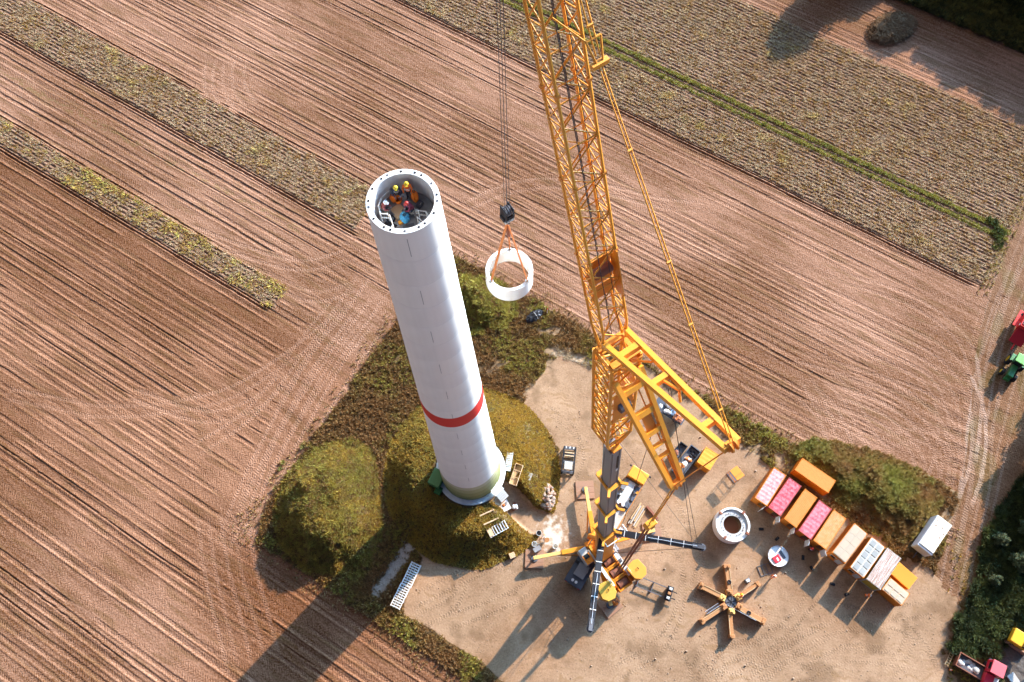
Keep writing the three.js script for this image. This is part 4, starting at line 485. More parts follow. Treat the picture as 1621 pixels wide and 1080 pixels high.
for (const s of [-1, 1]) { // spread guying arms
  const o = sub(crane, 'guying_arm'), a = [-0.3, 16.2, s * 0.9], b = [-8.75, 18.8, s * 9.2], P = (t) => a.map((v, i) => lerp(v, b[i], t)); part(o, 'arm_beam', [beam(a, b, 0.85, 0.7)], M.black);
  for (const t of [0.14, 0.27, 0.38, 0.52, 0.66, 0.8]) part(o, 'arm_band', beam(P(t), P(t + 0.007), 0.88, 0.73), M.white); part(o, 'arm_strut', [bar([-0.2, 13.6, s * 0.9], P(0.33), 0.13, 8)], M.black); part(o, 'arm_rail', [bar(P(0.4).map((v, i) => i === 1 ? v + 0.45 : v), P(0.95).map((v, i) => i === 1 ? v + 0.45 : v), 0.04)], M.galv); part(o, 'arm_head', [cyl(0.5, 0.5, 0.4, ...b, 16, 'y'), beam(P(0.9), P(1.03), 0.5, 0.9)], M.darksteel);
  part(crane, 'guy_rope', [bar(b, [-2.2, 4.4, s * 0.8], 0.035), bar(P(0.97), [5.0, 50, s * 0.9], 0.02)], M.rope);
}
part(crane, 'arm_platform', [bar([-0.3, 16.6, -0.9], [-1.6, 16.6, -0.9], 0.08), bar([-1.6, 16.6, -0.9], [-1.6, 16.6, 2.6], 0.08), bar([-0.3, 16.6, 2.6], [-1.6, 16.6, 2.6], 0.08), box(1.0, 0.06, 1.6, -1.0, 16.5, 1.7)], M.white);
part(crane, 'luffing_rope', [bar([3.0, 74.2, 0.3], [-8.0, 18.9, 8.2], 0.03), bar([3.0, 74.2, 0.1], [-8.3, 18.9, 8.9], 0.03), bar([2.2, 64.5, 0], [-3, 4.2, 0.4], 0.03), bar([-2.1, 61, 0.2], [-4.8, 4.2, 0.4], 0.03)], M.rope);
const HOOK = [-0.62, 69.6, -34.1];
part(crane, 'hoist_rope', [[-0.35, -0.28], [-0.12, -0.28], [0.12, 0.28], [0.35, 0.28]].map(([a, b]) => bar([23.6 + b * 0.6, 70.2, a], [24.2 + b * 0.8, 109, a], 0.022)), M.rope);

// ---------- the load on the hook ----------
{
  const rt = CTURN;
  const hb = thing('hook_block', 'black sheave hook block hanging above the white ring', 'hook block', HOOK, rt);
  part(hb, 'cheek_plate', [rbox(1.0, 1.5, 0.12, 0, 0.1, 0.36, 0.05), rbox(1.0, 1.5, 0.12, 0, 0.1, -0.36, 0.05)], M.black); for (const z of [-0.2, 0, 0.2]) part(hb, 'sheave', [cyl(0.48, 0.48, 0.13, 0, 0.35, z, 20, 'z')], M.darksteel); part(hb, 'ballast_block', [rbox(0.7, 0.5, 1.15, 0, -0.5, 0, 0.08)], M.black); part(hb, 'cross_head', [rbox(0.9, 0.25, 0.9, 0, -0.85, 0, 0.06)], M.lightgrey); part(hb, 'hook', [new THREE.TorusGeometry(0.28, 0.09, 8, 16, 4.6).translate(0, -1.35, 0)], M.darksteel);
  const RC = [-0.52, 59.0, -34.0], R = 2.3, rg = thing('concrete_ring', 'white concrete tower ring hanging from the crane by orange slings', 'concrete ring', RC);
  part(rg, 'ring_wall', flat(ringGeo(-2.25, 0, R + 0.04, R, 0.33, 72, 0.03)), M.concrete); for (let i = 0; i < 12; i++) { const a = i / 12 * 6.283; part(rg, 'bolt_socket', [cyl(0.045, 0.045, 0.03, Math.cos(a) * (R - 0.16), 0.008, Math.sin(a) * (R - 0.16), 8)], M.darksteel); }
  for (const a of [2.5, 0.62, 4.75]) part(rg, 'lifting_anchor', [rbox(0.4, 0.18, 0.2, Math.cos(a) * (R - 0.16), 0.09, Math.sin(a) * (R - 0.16), 0.03, -a)], M.lightgrey);
  [[2.5, 'wide orange lifting sling to the near left of the hanging ring'], [0.62, 'narrow orange lifting sling to the near right of the hanging ring'], [4.75, 'orange lifting sling to the far side of the hanging ring']].forEach(([a, label], i) => { const sl = thing('lifting_sling', label, 'sling', RC, 0, 'slings of the hanging ring'); const p = [Math.cos(a) * (R - 0.16), 0.18, Math.sin(a) * (R - 0.16)], q = [HOOK[0] - RC[0], HOOK[1] - 1.55 - RC[1], HOOK[2] - RC[2]]; part(sl, 'webbing', [beam(p, q, i ? 0.13 : 0.22, 0.08)], M.strap); part(sl, 'shackle', [new THREE.TorusGeometry(0.12, 0.04, 6, 12).translate(p[0], p[1] + 0.02, p[2])], M.galv); if (i === 2) part(sl, 'sleeve', [beam([lerp(p[0], q[0], 0.5), lerp(p[1], q[1], 0.5), lerp(p[2], q[2], 0.5)], [lerp(p[0], q[0], 0.9), lerp(p[1], q[1], 0.9), lerp(p[2], q[2], 0.9)], 0.3, 0.12)], M.rust); });
}

// ---------- containers ----------
seed(31);
const roofPaint = (base, fade, amt) => tex(256, 512, (a, b, c) => { const q = clamp(amt + 0.9 * fbm(a * 2.5, b * 6, 4) + 0.05 * n2(a * 1.5, b * 9)), st = sstep(0.5, 0.8, n2(a * 3.1 + 9, b * 5)) * 0.35; for (let k = 0; k < 3; k++) c[k] = lerp(lerp(base[k], fade[k], q), base[k] * 0.45, st) * (1 + 0.08 * (rnd() - 0.5)); });
function corrugated(w, l, pitch, depth, across) { // sheet with ribs; across: ribs run across the length
  const n = Math.round((across ? l : w) / pitch) * 4, pos = [], uv = [], idx = []; const prof2 = [0, 1, 1, 0];
  for (let i = 0; i <= n; i++) for (let s = 0; s < 2; s++) { const t = i / n, y = prof2[i % 4] * depth; if (across) { pos.push((s - 0.5) * w, y, (t - 0.5) * l); uv.push(s, t); } else { pos.push((t - 0.5) * w, y, (s - 0.5) * l); uv.push(t, s); } }
  for (let i = 0; i < n; i++) { const a = i * 2; if (across) idx.push(a, a + 2, a + 1, a + 1, a + 2, a + 3); else idx.push(a, a + 1, a + 2, a + 1, a + 3, a + 2); }
  const g = new THREE.BufferGeometry(); g.setAttribute('position', new THREE.Float32BufferAttribute(pos, 3)); g.setAttribute('uv', new THREE.Float32BufferAttribute(uv, 2)); g.setIndex(idx); const f = g.toNonIndexed(); f.computeVertexNormals(); return f;
}
function wallSheet(w, h, pitch, depth) { return corrugated(w, h, pitch, depth, false).rotateX(Math.PI / 2).translate(0, h / 2, 0); }
function container(i, o) {
  const r = ROOFS[i], L = o.len ?? 6.06, W = o.wid ?? 2.44, Hh = o.h ?? 2.6, t = thing(o.name ?? 'container', o.label, o.cat ?? 'container', [r.x, 0, r.z], r.turn, o.group);
  const fr = []; for (const sx of [-1, 1]) { for (const sz of [-1, 1]) fr.push(box(0.16, Hh - 0.05, 0.16, sx * (W / 2 - 0.08), Hh / 2, sz * (L / 2 - 0.08))); fr.push(box(0.12, 0.16, L - 0.32, sx * (W / 2 - 0.06), Hh - 0.08, 0), box(0.12, 0.18, L - 0.32, sx * (W / 2 - 0.06), 0.12, 0)); }
  for (const sz of [-1, 1]) fr.push(box(W - 0.32, 0.16, 0.12, 0, Hh - 0.08, sz * (L / 2 - 0.06)), box(W - 0.32, 0.18, 0.12, 0, 0.12, sz * (L / 2 - 0.06)));
  part(t, 'frame', fr, o.frame); for (const sx of [-1, 1]) for (const sz of [-1, 1]) part(t, 'corner_casting', rbox(0.19, 0.15, 0.2, sx * (W / 2 - 0.088), Hh - 0.045, sz * (L / 2 - 0.09), 0.02), o.cast ?? o.frame);
  for (const sx of [-1, 1]) part(t, 'side_wall', wallSheet(L - 0.3, Hh - 0.3, 0.28, 0.04).rotateY(sx * Math.PI / 2).translate(sx * (W / 2 - 0.07), 0.16, 0), o.wall);
  part(t, 'rear_wall', wallSheet(W - 0.3, Hh - 0.3, 0.28, 0.04).rotateY(Math.PI).translate(0, 0.16, -L / 2 + 0.07), o.wall);
  part(t, 'floor', box(W - 0.3, 0.06, L - 0.3, 0, 0.12, 0), M.wood);
  if (o.roof === 'wide') part(t, 'roof_sheet', corrugated(W - 0.2, L - 0.2, 0.66, 0.012, true).translate(0, Hh - 0.03, 0), o.roofMat); else if (o.roof === 'fine') part(t, 'roof_sheet', corrugated(W - 0.2, L - 0.2, 0.2, 0.02, true).translate(0, Hh - 0.02, 0), o.roofMat); else if (o.roof === 'long') part(t, 'roof_sheet', corrugated(W - 0.1, L - 0.1, 0.24, 0.05, false).translate(0, Hh, 0), o.roofMat); else part(t, 'roof_sheet', box(W - 0.16, 0.06, L - 0.16, 0, Hh - 0.01, 0), o.roofMat);
  if (o.panels) { const [nx, nz] = o.panels, pw = (W - 0.34) / nx, pl = (L - 0.34) / nz; for (let a = 0; a < nx; a++) for (let b = 0; b < nz; b++) part(t, 'roof_panel', rbox(pw - (o.gap ?? 0.12), 0.06, pl - (o.gap ?? 0.12), -W / 2 + 0.17 + (a + 0.5) * pw, Hh + 0.045, -L / 2 + 0.17 + (b + 0.5) * pl, 0.015), o.panelMat[(a * 3 + b * 5) % o.panelMat.length]); }
  if (o.doors) { const d = (W - 0.36) / 2; part(t, 'closed_door', box(d, Hh - 0.4, 0.05, (o.doors > 0 ? -1 : 1) * d / 2, Hh / 2, L / 2 - 0.05), o.wall); const dr = sub(t, 'open_door', [(o.doors > 0 ? 1 : -1) * (W / 2 - 0.16), 0, L / 2], (o.doors > 0 ? 1 : -1) * (o.swing ?? 1.3)); const leaf = part(dr, 'door_leaf', box(d, Hh - 0.4, 0.05, (o.doors > 0 ? -1 : 1) * d / 2, Hh / 2, 0), o.doorMat ?? M.white); }
  else if (o.office) { part(t, 'front_wall', [box(W - 0.34, Hh - 0.34, 0.06, 0, Hh / 2, L / 2 - 0.08)], o.wall); part(t, 'window', [box(0.9, 0.9, 0.04, -0.45, 1.55, L / 2 - 0.03)], M.white); part(t, 'door', [box(0.8, 1.95, 0.04, 0.65, 1.15, L / 2 - 0.03)], M.lightgrey); part(t, 'window_pane', [box(0.78, 0.78, 0.03, -0.45, 1.55, L / 2)], M.glass); } else part(t, 'front_wall', wallSheet(W - 0.3, Hh - 0.3, 0.28, 0.04).translate(0, 0.16, L / 2 - 0.07), o.wall);
  return t;
}
const ORG = mat([0.64, 0.2, 0.022], 0.6, 0, { map: grimeTex }), ORG2 = mat([0.56, 0.18, 0.02], 0.65, 0, { map: grimeTex }), PINKW = mat([0.45, 0.08, 0.07], 0.6, 0, { map: grimeTex });
const pm = (a, b, t) => new THREE.MeshStandardMaterial({ map: roofPaint(a, b, t), roughness: 0.65 });
const row = 'containers in the long row beside the pad';
container(0, { wid: 2.26, label: 'palest pink roofed container with orange sides, at the tower end of the row', frame: ORG, wall: ORG, roof: 'wide', roofMat: pm([0.5, 0.13, 0.13], [0.62, 0.33, 0.31], 0.75), doors: 1, group: row });
container(1, { wid: 2.26, label: 'deepest red roofed container, second in the row', frame: PINKW, wall: ORG2, roof: 'wide', roofMat: pm([0.5, 0.035, 0.06], [0.62, 0.18, 0.2], 0.35), doors: 1, swing: 2.2, group: row });
container(2, { wid: 2.26, label: 'orange ribbed roof container between two red roofed containers', frame: ORG, wall: ORG2, roof: 'fine', roofMat: mat([0.6, 0.225, 0.045], 0.6, 0, { map: grimeTex }), doors: 1, swing: 1.9, group: row });
container(3, { wid: 2.26, label: 'pink roofed container between two orange roofed containers', frame: PINKW, wall: ORG2, roof: 'wide', roofMat: pm([0.52, 0.06, 0.09], [0.58, 0.2, 0.22], 0.5), doors: 1, swing: 2.0, group: row });
container(4, { wid: 2.26, label: 'orange roofed container with paler worn patches, beside the cream roofed cabin', frame: ORG, wall: ORG2, roof: 'fine', roofMat: pm([0.58, 0.2, 0.03], [0.62, 0.29, 0.1], 0.35), doors: 1, swing: 2.4, group: row });
container(5, { name: 'site_cabin', cat: 'cabin', label: 'orange site cabin with plain cream roof', frame: ORG, wall: ORG, h: 2.8, roofMat: mat([0.46, 0.37, 0.27], 0.85, 0, { map: wornTex }), panels: [2, 4], gap: 0.02, panelMat: [mat([0.48, 0.39, 0.29], 0.85, 0, { map: wornTex }), mat([0.46, 0.385, 0.29], 0.85, 0, { map: grimeTex })], office: true, group: row });
container(6, { name: 'site_cabin', cat: 'cabin', label: 'orange site cabin with ten grey square roof panels', frame: ORG, wall: ORG, h: 2.8, roofMat: mat([0.58, 0.55, 0.48], 0.8, 0, { map: grimeTex }), panels: [2, 5], gap: 0.22, panelMat: [mat([0.3, 0.32, 0.31], 0.7, 0, { map: wornTex }), mat([0.34, 0.36, 0.34], 0.7, 0, { map: wornTex })], office: true, group: row });
container(7, { name: 'site_cabin', cat: 'cabin', label: 'site cabin with weathered brown and white striped roof', frame: M.dust, wall: mat([0.5, 0.36, 0.06], 0.7, 0, { map: wornTex }), h: 2.8, roof: 'long', roofMat: new THREE.MeshStandardMaterial({ roughness: 0.8, map: tex(256, 512, (a, b, c) => { const q = clamp(0.5 + 0.9 * n2(a * 26, b * 1.6) + 0.3 * fbm(a * 5, b * 8, 3)), f = 1 + 0.12 * (rnd() - 0.5); c[0] = lerp(0.3, 0.6, q) * f; c[1] = lerp(0.18, 0.51, q) * f; c[2] = lerp(0.13, 0.45, q) * f; }) }), group: row });
container(8, { label: 'lone orange container standing behind the red roofed containers', frame: ORG, wall: mat([0.76, 0.28, 0.015], 0.55, 0, { map: grimeTex }), roof: 'fine', roofMat: mat([0.62, 0.245, 0.06], 0.6, 0, { map: grimeTex }) });
container(9, { name: 'covered_skip', cat: 'skip', label: 'short bright orange skip with a dished cover at the row end', frame: mat([0.76, 0.32, 0.01], 0.55), wall: ORG2, h: 1.7, len: 2.35, wid: 3.3, roofMat: mat([0.7, 0.27, 0.01], 0.55, 0, { map: wornTex }) });
container(10, { name: 'small_cabin', cat: 'cabin', label: 'small orange cabin with six pale roof panels at the row end', frame: ORG, wall: ORG, h: 2.4, len: 2.35, wid: 3.5, roofMat: mat([0.6, 0.42, 0.28], 0.8, 0, { map: grimeTex }), panels: [3, 2], gap: 0.16, panelMat: [mat([0.47, 0.4, 0.3], 0.8, 0, { map: wornTex })] });
{ const r = ROOFS[11], t = thing('box_trailer', 'white box trailer with cream roof parked beside the dirt track', 'trailer', [r.x, 0, r.z], r.turn); part(t, 'body', [rbox(2.5, 2.3, 6.0, 0, 1.85, 0, 0.08)], mat([0.62, 0.66, 0.7], 0.5, 0, { map: grimeTex })); part(t, 'roof', [rbox(2.4, 0.12, 5.6, 0.03, 3.06, -0.15, 0.05)], mat([0.74, 0.68, 0.55], 0.7, 0, { map: wornTex })); for (let i = 0; i < 7; i++) part(t, 'roof_patch', box(rr(0.1, 0.25), 0.02, rr(0.15, 0.3), rr(-0.9, 1.0), 3.13, rr(-2.6, 2.3), rnd()), M.stone); for (const z of [-1.6, -0.7, 2.0]) for (const s of [-1, 1]) part(t, 'wheel', [cyl(0.45, 0.45, 0.28, s * 1.05, 0.45, z, 16, 'x')], M.rubber); part(t, 'drawbar', [beam([0, 0.6, 3.0], [0, 0.5, 4.2], 0.12, 0.12), box(2.2, 0.15, 5.8, 0, 0.75, 0)], M.darksteel); part(t, 'rear_door', [box(1.9, 1.9, 0.04, 0, 1.85, 3.02)], M.lightgrey); }
container(12, { label: 'short yellow container with ribbed roof below the crane mast', frame: M.yellow2, wall: M.yellow, len: 3.0, wid: 2.4, h: 2.5, roof: 'wide', roofMat: M.yellow2 });

// ---------- concrete ring on the ground, round platform, six-armed lifting frame ----------
{
  const p = [33.94, 1.1, -17.74], t = thing('concrete_ring', 'white ring with inner flange standing on the ground beside the containers', 'concrete ring', [p[0], 0, p[2]]);
  part(t, 'ring_wall', flat(ringGeo(0.05, 2.2, 2.72, 2.66, 0.3, 64, 0.04)), M.concrete); part(t, 'flange', flat(ringGeo(1.75, 1.95, 2.4, 2.4, 1.0, 64, 0.02)), M.lightgrey);
  for (let i = 0; i < 24; i++) { const a = i / 24 * 6.283; part(t, 'bolt', [cyl(0.07, 0.07, 0.14, Math.cos(a) * 1.75, 2.0, Math.sin(a) * 1.75, 8)], i % 3 ? M.darksteel : M.white); }
  for (const a of [0.6, 2.2, 3.9, 5.5]) part(t, 'lifting_lug', [rbox(0.55, 0.35, 0.4, Math.cos(a) * 2.5, 2.37, Math.sin(a) * 2.5, 0.05, -a)], M.rust);
  part(t, 'inner_floor', [cyl(1.45, 1.45, 0.06, 0, 0.06, 0, 40)], M.rust);
  const q = [40.91, 0.6, -13.08], s = thing('round_platform', 'white round platform with a red square cover in the container shadow', 'platform', [q[0], 0, q[2]], 0.5);
  part(s, 'disc', [cyl(1.6, 1.6, 0.14, 0, 0.62, 0, 40)], M.white); part(s, 'red_cover', [rbox(1.15, 0.16, 1.0, -0.45, 0.77, 0.2, 0.03)], mat([0.6, 0.02, 0.04], 0.5)); part(s, 'cover_label', [box(0.3, 0.02, 0.5, -0.4, 0.87, 0.3)], M.white); part(s, 'rim_rail', [new THREE.TorusGeometry(1.55, 0.04, 6, 40).rotateX(Math.PI / 2).translate(0, 0.72, 0)], M.galv); for (const a of [0.5, 2, 3.6, 5.2]) part(s, 'leg', [cyl(0.07, 0.07, 0.6, Math.cos(a) * 1.2, 0.3, Math.sin(a) * 1.2, 8)], M.galv); part(s, 'slot', [box(0.5, 0.03, 1.3, 0.65, 0.71, 0.1)], M.darksteel);
}
{
  const c = [32.84, 0.8, -6.35], t = thing('lifting_spider', 'tan six-armed lifting frame lying star-shaped on the sand', 'lifting frame', [c[0], 0, c[2]]);
  part(t, 'hub', [cyl(0.95, 0.95, 0.25, 0, 0.75, 0, 6), cyl(0.6, 0.6, 0.7, 0, 0.38, 0, 12)], M.darksteel); part(t, 'hub_spoke', [0, 1, 2].map((k) => box(1.8, 0.06, 0.08, 0, 0.9, 0, k * Math.PI / 3 + 0.2)), M.black);
  const tips = [[32.64, -11.55], [37.26, -8.93], [37.53, -3.62], [32.74, -1.39], [28.19, -3.62], [28.42, -8.56]];
  const armMat = mat([0.42, 0.22, 0.095], 0.8, 0, { map: wornTex });
  tips.forEach((e, i) => {
    const dx = e[0] - c[0], dz = e[1] - c[2], d = Math.hypot(dx, dz), a = sub(t, 'arm', [0, 0, 0], Math.atan2(-dz, dx)), off = [0.1, 0, 0.12, 0.25, -0.1, 0.1][i], wd = [0.75, 0.5, 0.75, 0.6, 0.6, 0.75][i];
    part(a, 'arm_box', [rbox(d - 1.7, 0.85, wd, (d + 1.0) / 2 + 0.35, 0.55, off, 0.04)], i === 1 || i === 3 ? M.tan : armMat); part(a, 'arm_head', [rbox(0.55, 1.0, wd + 0.3, d, 0.55, off, 0.05), rbox(0.35, 0.35, 0.35, d - 0.1, 1.15, off + 0.2, 0.04)], M.tan); part(a, 'arm_root', [rbox(0.9, 1.0, 0.95, 1.35, 0.55, 0, 0.06), rbox(0.4, 0.3, 0.4, 1.3, 1.15, 0.15, 0.04), cyl(0.16, 0.16, 0.35, 1.55, 1.2, -0.2, 10)], i % 2 ? M.amber : M.tan);
    part(a, 'arm_edge', [box(d - 1.8, 0.06, 0.1, (d + 1.0) / 2 + 0.35, 1.01, off + wd / 2 - 0.06)], M.wood); if (i === 2 || i === 0) part(a, 'coil', [new THREE.TorusGeometry(0.24, 0.09, 8, 16).rotateX(Math.PI / 2).translate(d * 0.55, 1.05, off)], M.black); if (i === 4) for (let k = 0; k < 9; k++) part(a, 'ladder_rung', [box(0.07, 0.04, 0.4, 2.0 + k * 0.25, 1.0, 0.62)], M.navy); if (i === 4) part(a, 'ladder_rail', [bar([1.8, 1.0, 0.42], [4.2, 1.0, 0.42], 0.04), bar([1.8, 1.0, 0.82], [4.2, 1.0, 0.82], 0.04)], M.galv); if (i === 2) part(a, 'steel_pole', [bar([-0.2, 1.0, 0.75], [4.4, 1.05, 0.6], 0.07, 8)], M.grey);
  });
}
// ---------- things standing about the pad ----------
function pallet(name, label, cat, p, turn, w, l, m, n = 6, y = 0) { const t = thing(name, label, cat, [p[0], y, p[1]], turn); for (let i = 0; i < n; i++) part(t, 'slat', box(w, 0.03, l / n * 0.72, 0, 0.13, (i + 0.5) * l / n - l / 2), m); for (const x of [-1, 0, 1]) part(t, 'runner', box(0.1, 0.11, l, x * (w / 2 - 0.06), 0.058, 0), m); return t; }
{ // black steel frame stack
  const p = [8.71, 0.6, -28.11], t = thing('steel_frame_stack', 'black steel frame stack beside the tower mound', 'steel frame', [p[0], 0, p[2]], -0.12); for (const y of [0.25, 0.95, 1.6]) { part(t, 'long_beam', [box(0.18, 0.2, 4.3, -0.95, y, 0)], M.black); part(t, 'long_beam', [box(0.18, 0.2, 4.3, 0.95, y, 0)], M.black); for (const z of [-2.05, -0.9, 0.3, 1.9]) part(t, 'cross_beam', box(1.9, 0.16, 0.2, 0, y, z), M.darksteel); } for (const x of [-0.95, 0.95]) for (const z of [-2.05, 2.05]) part(t, 'post', box(0.16, 1.7, 0.16, x, 0.85, z), M.black); part(t, 'top_plate', [rbox(1.3, 0.1, 1.3, 0, 1.75, 1.0, 0.03)], M.dust); part(t, 'top_rail', [box(1.5, 0.12, 0.15, 0, 1.75, -0.6), box(1.5, 0.12, 0.15, 0, 1.75, -1.1)], M.ply); for (const x of [-0.6, 0, 0.6]) part(t, 'bracket', box(0.14, 0.2, 0.3, x, 1.75, -1.95), M.white);
}
{ // open skips
  const openBox = (name, label, p, turn, w, l, h, m, loads) => { const t = thing(name, label, 'skip', [p[0], 0, p[1]], turn); part(t, 'floor', box(w - 0.1, 0.08, l - 0.1, 0, 0.14, 0), m); for (const s of [-1, 1]) { part(t, 'side_wall', box(0.08, h, l, s * (w / 2 - 0.04), 0.1 + h / 2, 0), m); part(t, 'end_wall', box(w - 0.17, h, 0.08, 0, 0.1 + h / 2, s * (l / 2 - 0.04)), m); } part(t, 'rim', [box(0.14, 0.1, l + 0.06, -w / 2 + 0.03, h + 0.16, 0), box(0.14, 0.1, l + 0.06, w / 2 - 0.03, h + 0.16, 0), box(w - 0.2, 0.1, 0.14, 0, h + 0.16, l / 2 - 0.04), box(w - 0.2, 0.1, 0.14, 0, h + 0.16, -l / 2 + 0.04)], m);
    loads.forEach(([n, mm, s, x0, x1, z0, z1, nm]) => { const y0 = h * 0.55; for (let i = 0; i < n; i++) part(t, nm, new THREE.IcosahedronGeometry(s * rr(0.7, 1.2), 1).scale(1, 0.6, 1.2).rotateY(rnd() * 6).translate(rr(x0, x1), y0 + rr(0, 0.25), rr(z0, z1)), mm); }); part(t, 'fill', box(w - 0.3, h * 0.5, l - 0.3, 0, 0.2 + h * 0.25, 0), M.darksteel); return t; };
  openBox('open_skip', 'open dark skip of rubble and orange scraps under the lower mast', [27.71, -27.95], 2.45, 1.9, 5.4, 1.1, M.navy, [[10, M.orange, 0.3, -0.6, 0.6, -2.2, -0.6, 'scrap'], [8, M.white, 0.28, -0.6, 0.6, -1, 1, 'scrap'], [7, M.black, 0.32, -0.6, 0.6, 0.6, 2.2, 'scrap'], [7, M.strap, 0.26, -0.6, 0.6, -2.3, 2.2, 'scrap']]);
  openBox('open_skip', 'small open dark bin pair left of the rubble skip', [26.76, -29.77], 2.45, 1.3, 2.6, 1.0, M.black, [[3, M.rust, 0.3, -0.3, 0.3, -0.9, -0.3, 'scrap'], [2, M.darksteel, 0.3, -0.3, 0.3, 0.3, 0.9, 'scrap']]);
  openBox('open_skip', 'long low skip of pale rubble bags at the bottom right beside the red truck', [67.34, 2.73], 1.02, 2.1, 4.1, 1.0, M.rust, [[9, M.lightgrey, 0.42, -0.6, 0.6, -1.5, 1.4, 'rubble_bag'], [5, M.white, 0.38, -0.6, 0.6, -1.5, 1.4, 'rubble_bag']]);
  const q = [25.77, 0.8, -36.54], t = thing('flatbed_trailer', 'flatbed trailer loaded with white sacks and red bricks behind the masts', 'trailer', [q[0], 0, q[2]], 0.95); part(t, 'bed', [box(2.4, 0.16, 5.6, 0, 0.95, 0)], M.navy); for (const z of [-1.4, 1.6]) for (const s of [-1, 1]) part(t, 'wheel', [cyl(0.42, 0.42, 0.26, s * 0.95, 0.42, z, 16, 'x')], M.rubber); part(t, 'axle_frame', [box(0.9, 0.3, 5.2, 0, 0.72, 0), box(1.8, 0.12, 0.12, 0, 0.42, -1.4), box(1.8, 0.12, 0.12, 0, 0.42, 1.6)], M.darksteel);
  for (let i = 0; i < 5; i++) for (let j = 0; j < 6; j++) for (let k = 0; k < 2; k++) if (rnd() < 0.85 || !k) part(t, 'brick', box(0.36, 0.2, 0.24, (i - 2) * 0.42, 1.14 + k * 0.21, 1.1 + j * 0.27, rr(-0.08, 0.08)), rnd() < 0.5 ? M.strap : rnd() < 0.5 ? mat([0.6, 0.3, 0.22], 0.9) : M.rust);
  for (let i = 0; i < 7; i++) part(t, 'sack', new THREE.IcosahedronGeometry(0.42, 2).scale(1.15, 0.5, 0.85).rotateY(rnd() * 6).translate(rr(-0.7, 0.7), 1.22 + 0.2 * (i % 2), rr(-2.3, 0.4)), i % 3 ? M.white : M.lightgrey); part(t, 'blue_bundle', [rbox(1.5, 0.35, 0.9, 0.1, 1.2, 0.55, 0.06)], mat([0.22, 0.3, 0.42], 0.6));
}
{ // man cage, its frame shadow long on the sand
  const p = [35.41, 1.8, -25.78], t = thing('man_cage', 'tall steel personnel cage with an orange roof beside the yellow container', 'cage', [p[0], 0, p[2]], 0.6); part(t, 'roof', [rbox(1.5, 0.12, 1.9, 0, 2.2, 0, 0.03)], M.orange); part(t, 'roof_rib', [box(1.4, 0.08, 0.1, 0, 2.3, 0.3)], M.strap); for (const x of [-0.7, 0.7]) for (const z of [-0.9, 0.9]) part(t, 'post', box(0.08, 2.15, 0.08, x, 1.075, z), M.orange); part(t, 'floor', box(1.5, 0.08, 1.9, 0, 0.06, 0), M.darksteel); for (const y of [0.6, 1.1]) part(t, 'rail', [box(1.4, 0.05, 0.05, 0, y, -0.9), box(1.4, 0.05, 0.05, 0, y, 0.9), box(0.05, 0.05, 1.8, -0.7, y, 0), box(0.05, 0.05, 1.8, 0.7, y, 0)], M.orange);
}
{ // equipment frame behind the crane, on rails
  const p = [21.1, -8.52], t = thing('rail_frame', 'long low steel rail frame lying behind the crane counterweight', 'steel frame', [p[0], 0, p[1]], -0.38); for (const z of [-0.75, 0.75]) part(t, 'rail', box(5.0, 0.14, 0.12, 0, 0.5, z), M.darksteel); for (const x of [-2.3, 0, 2.2]) part(t, 'trestle', [box(0.12, 0.42, 1.6, x, 0.22, 0)], M.darksteel); part(t, 'end_carriage', [rbox(0.9, 0.5, 2.2, 2.6, 0.8, 0, 0.05)], M.black); for (const z of [-0.7, 0, 0.7]) part(t, 'carriage_box', [rbox(0.5, 0.3, 0.4, 2.6, 1.2, z, 0.04)], z ? M.lightgrey : M.tan); for (const z of [-0.5, 0.5]) part(t, 'fork', box(1.2, 0.1, 0.14, 3.2, 0.6, z), M.black);
  const q = [19.59, -19.59], s = thing('timber_stack', 'loose stack of pale timber beams beside the crane carrier', 'timber', [q[0], 0, q[1]], 0.95); for (let i = 0; i < 7; i++) part(s, 'timber', box(3.2 + rr(-0.6, 0.6), 0.16, 0.2, rr(-0.3, 0.3), 0.09 + 0.17 * (i > 4 ? 1 : 0), (i % 5) * 0.3 - 0.6, rr(-0.05, 0.05)), i % 3 ? M.wood : M.dust);
  const a = [21.81, -19.88], b = thing('steel_beam', 'dark steel beam lying by the orange stay joint', 'beam', [a[0], 0, a[1]], -0.9); part(b, 'flange', [box(2.6, 0.06, 0.35, 0, 0.38, 0)], M.rust); part(b, 'flange', [box(2.6, 0.06, 0.35, 0, 0.035, 0)], M.rust); part(b, 'web', [box(2.6, 0.3, 0.06, 0, 0.21, 0)], M.rust);
}
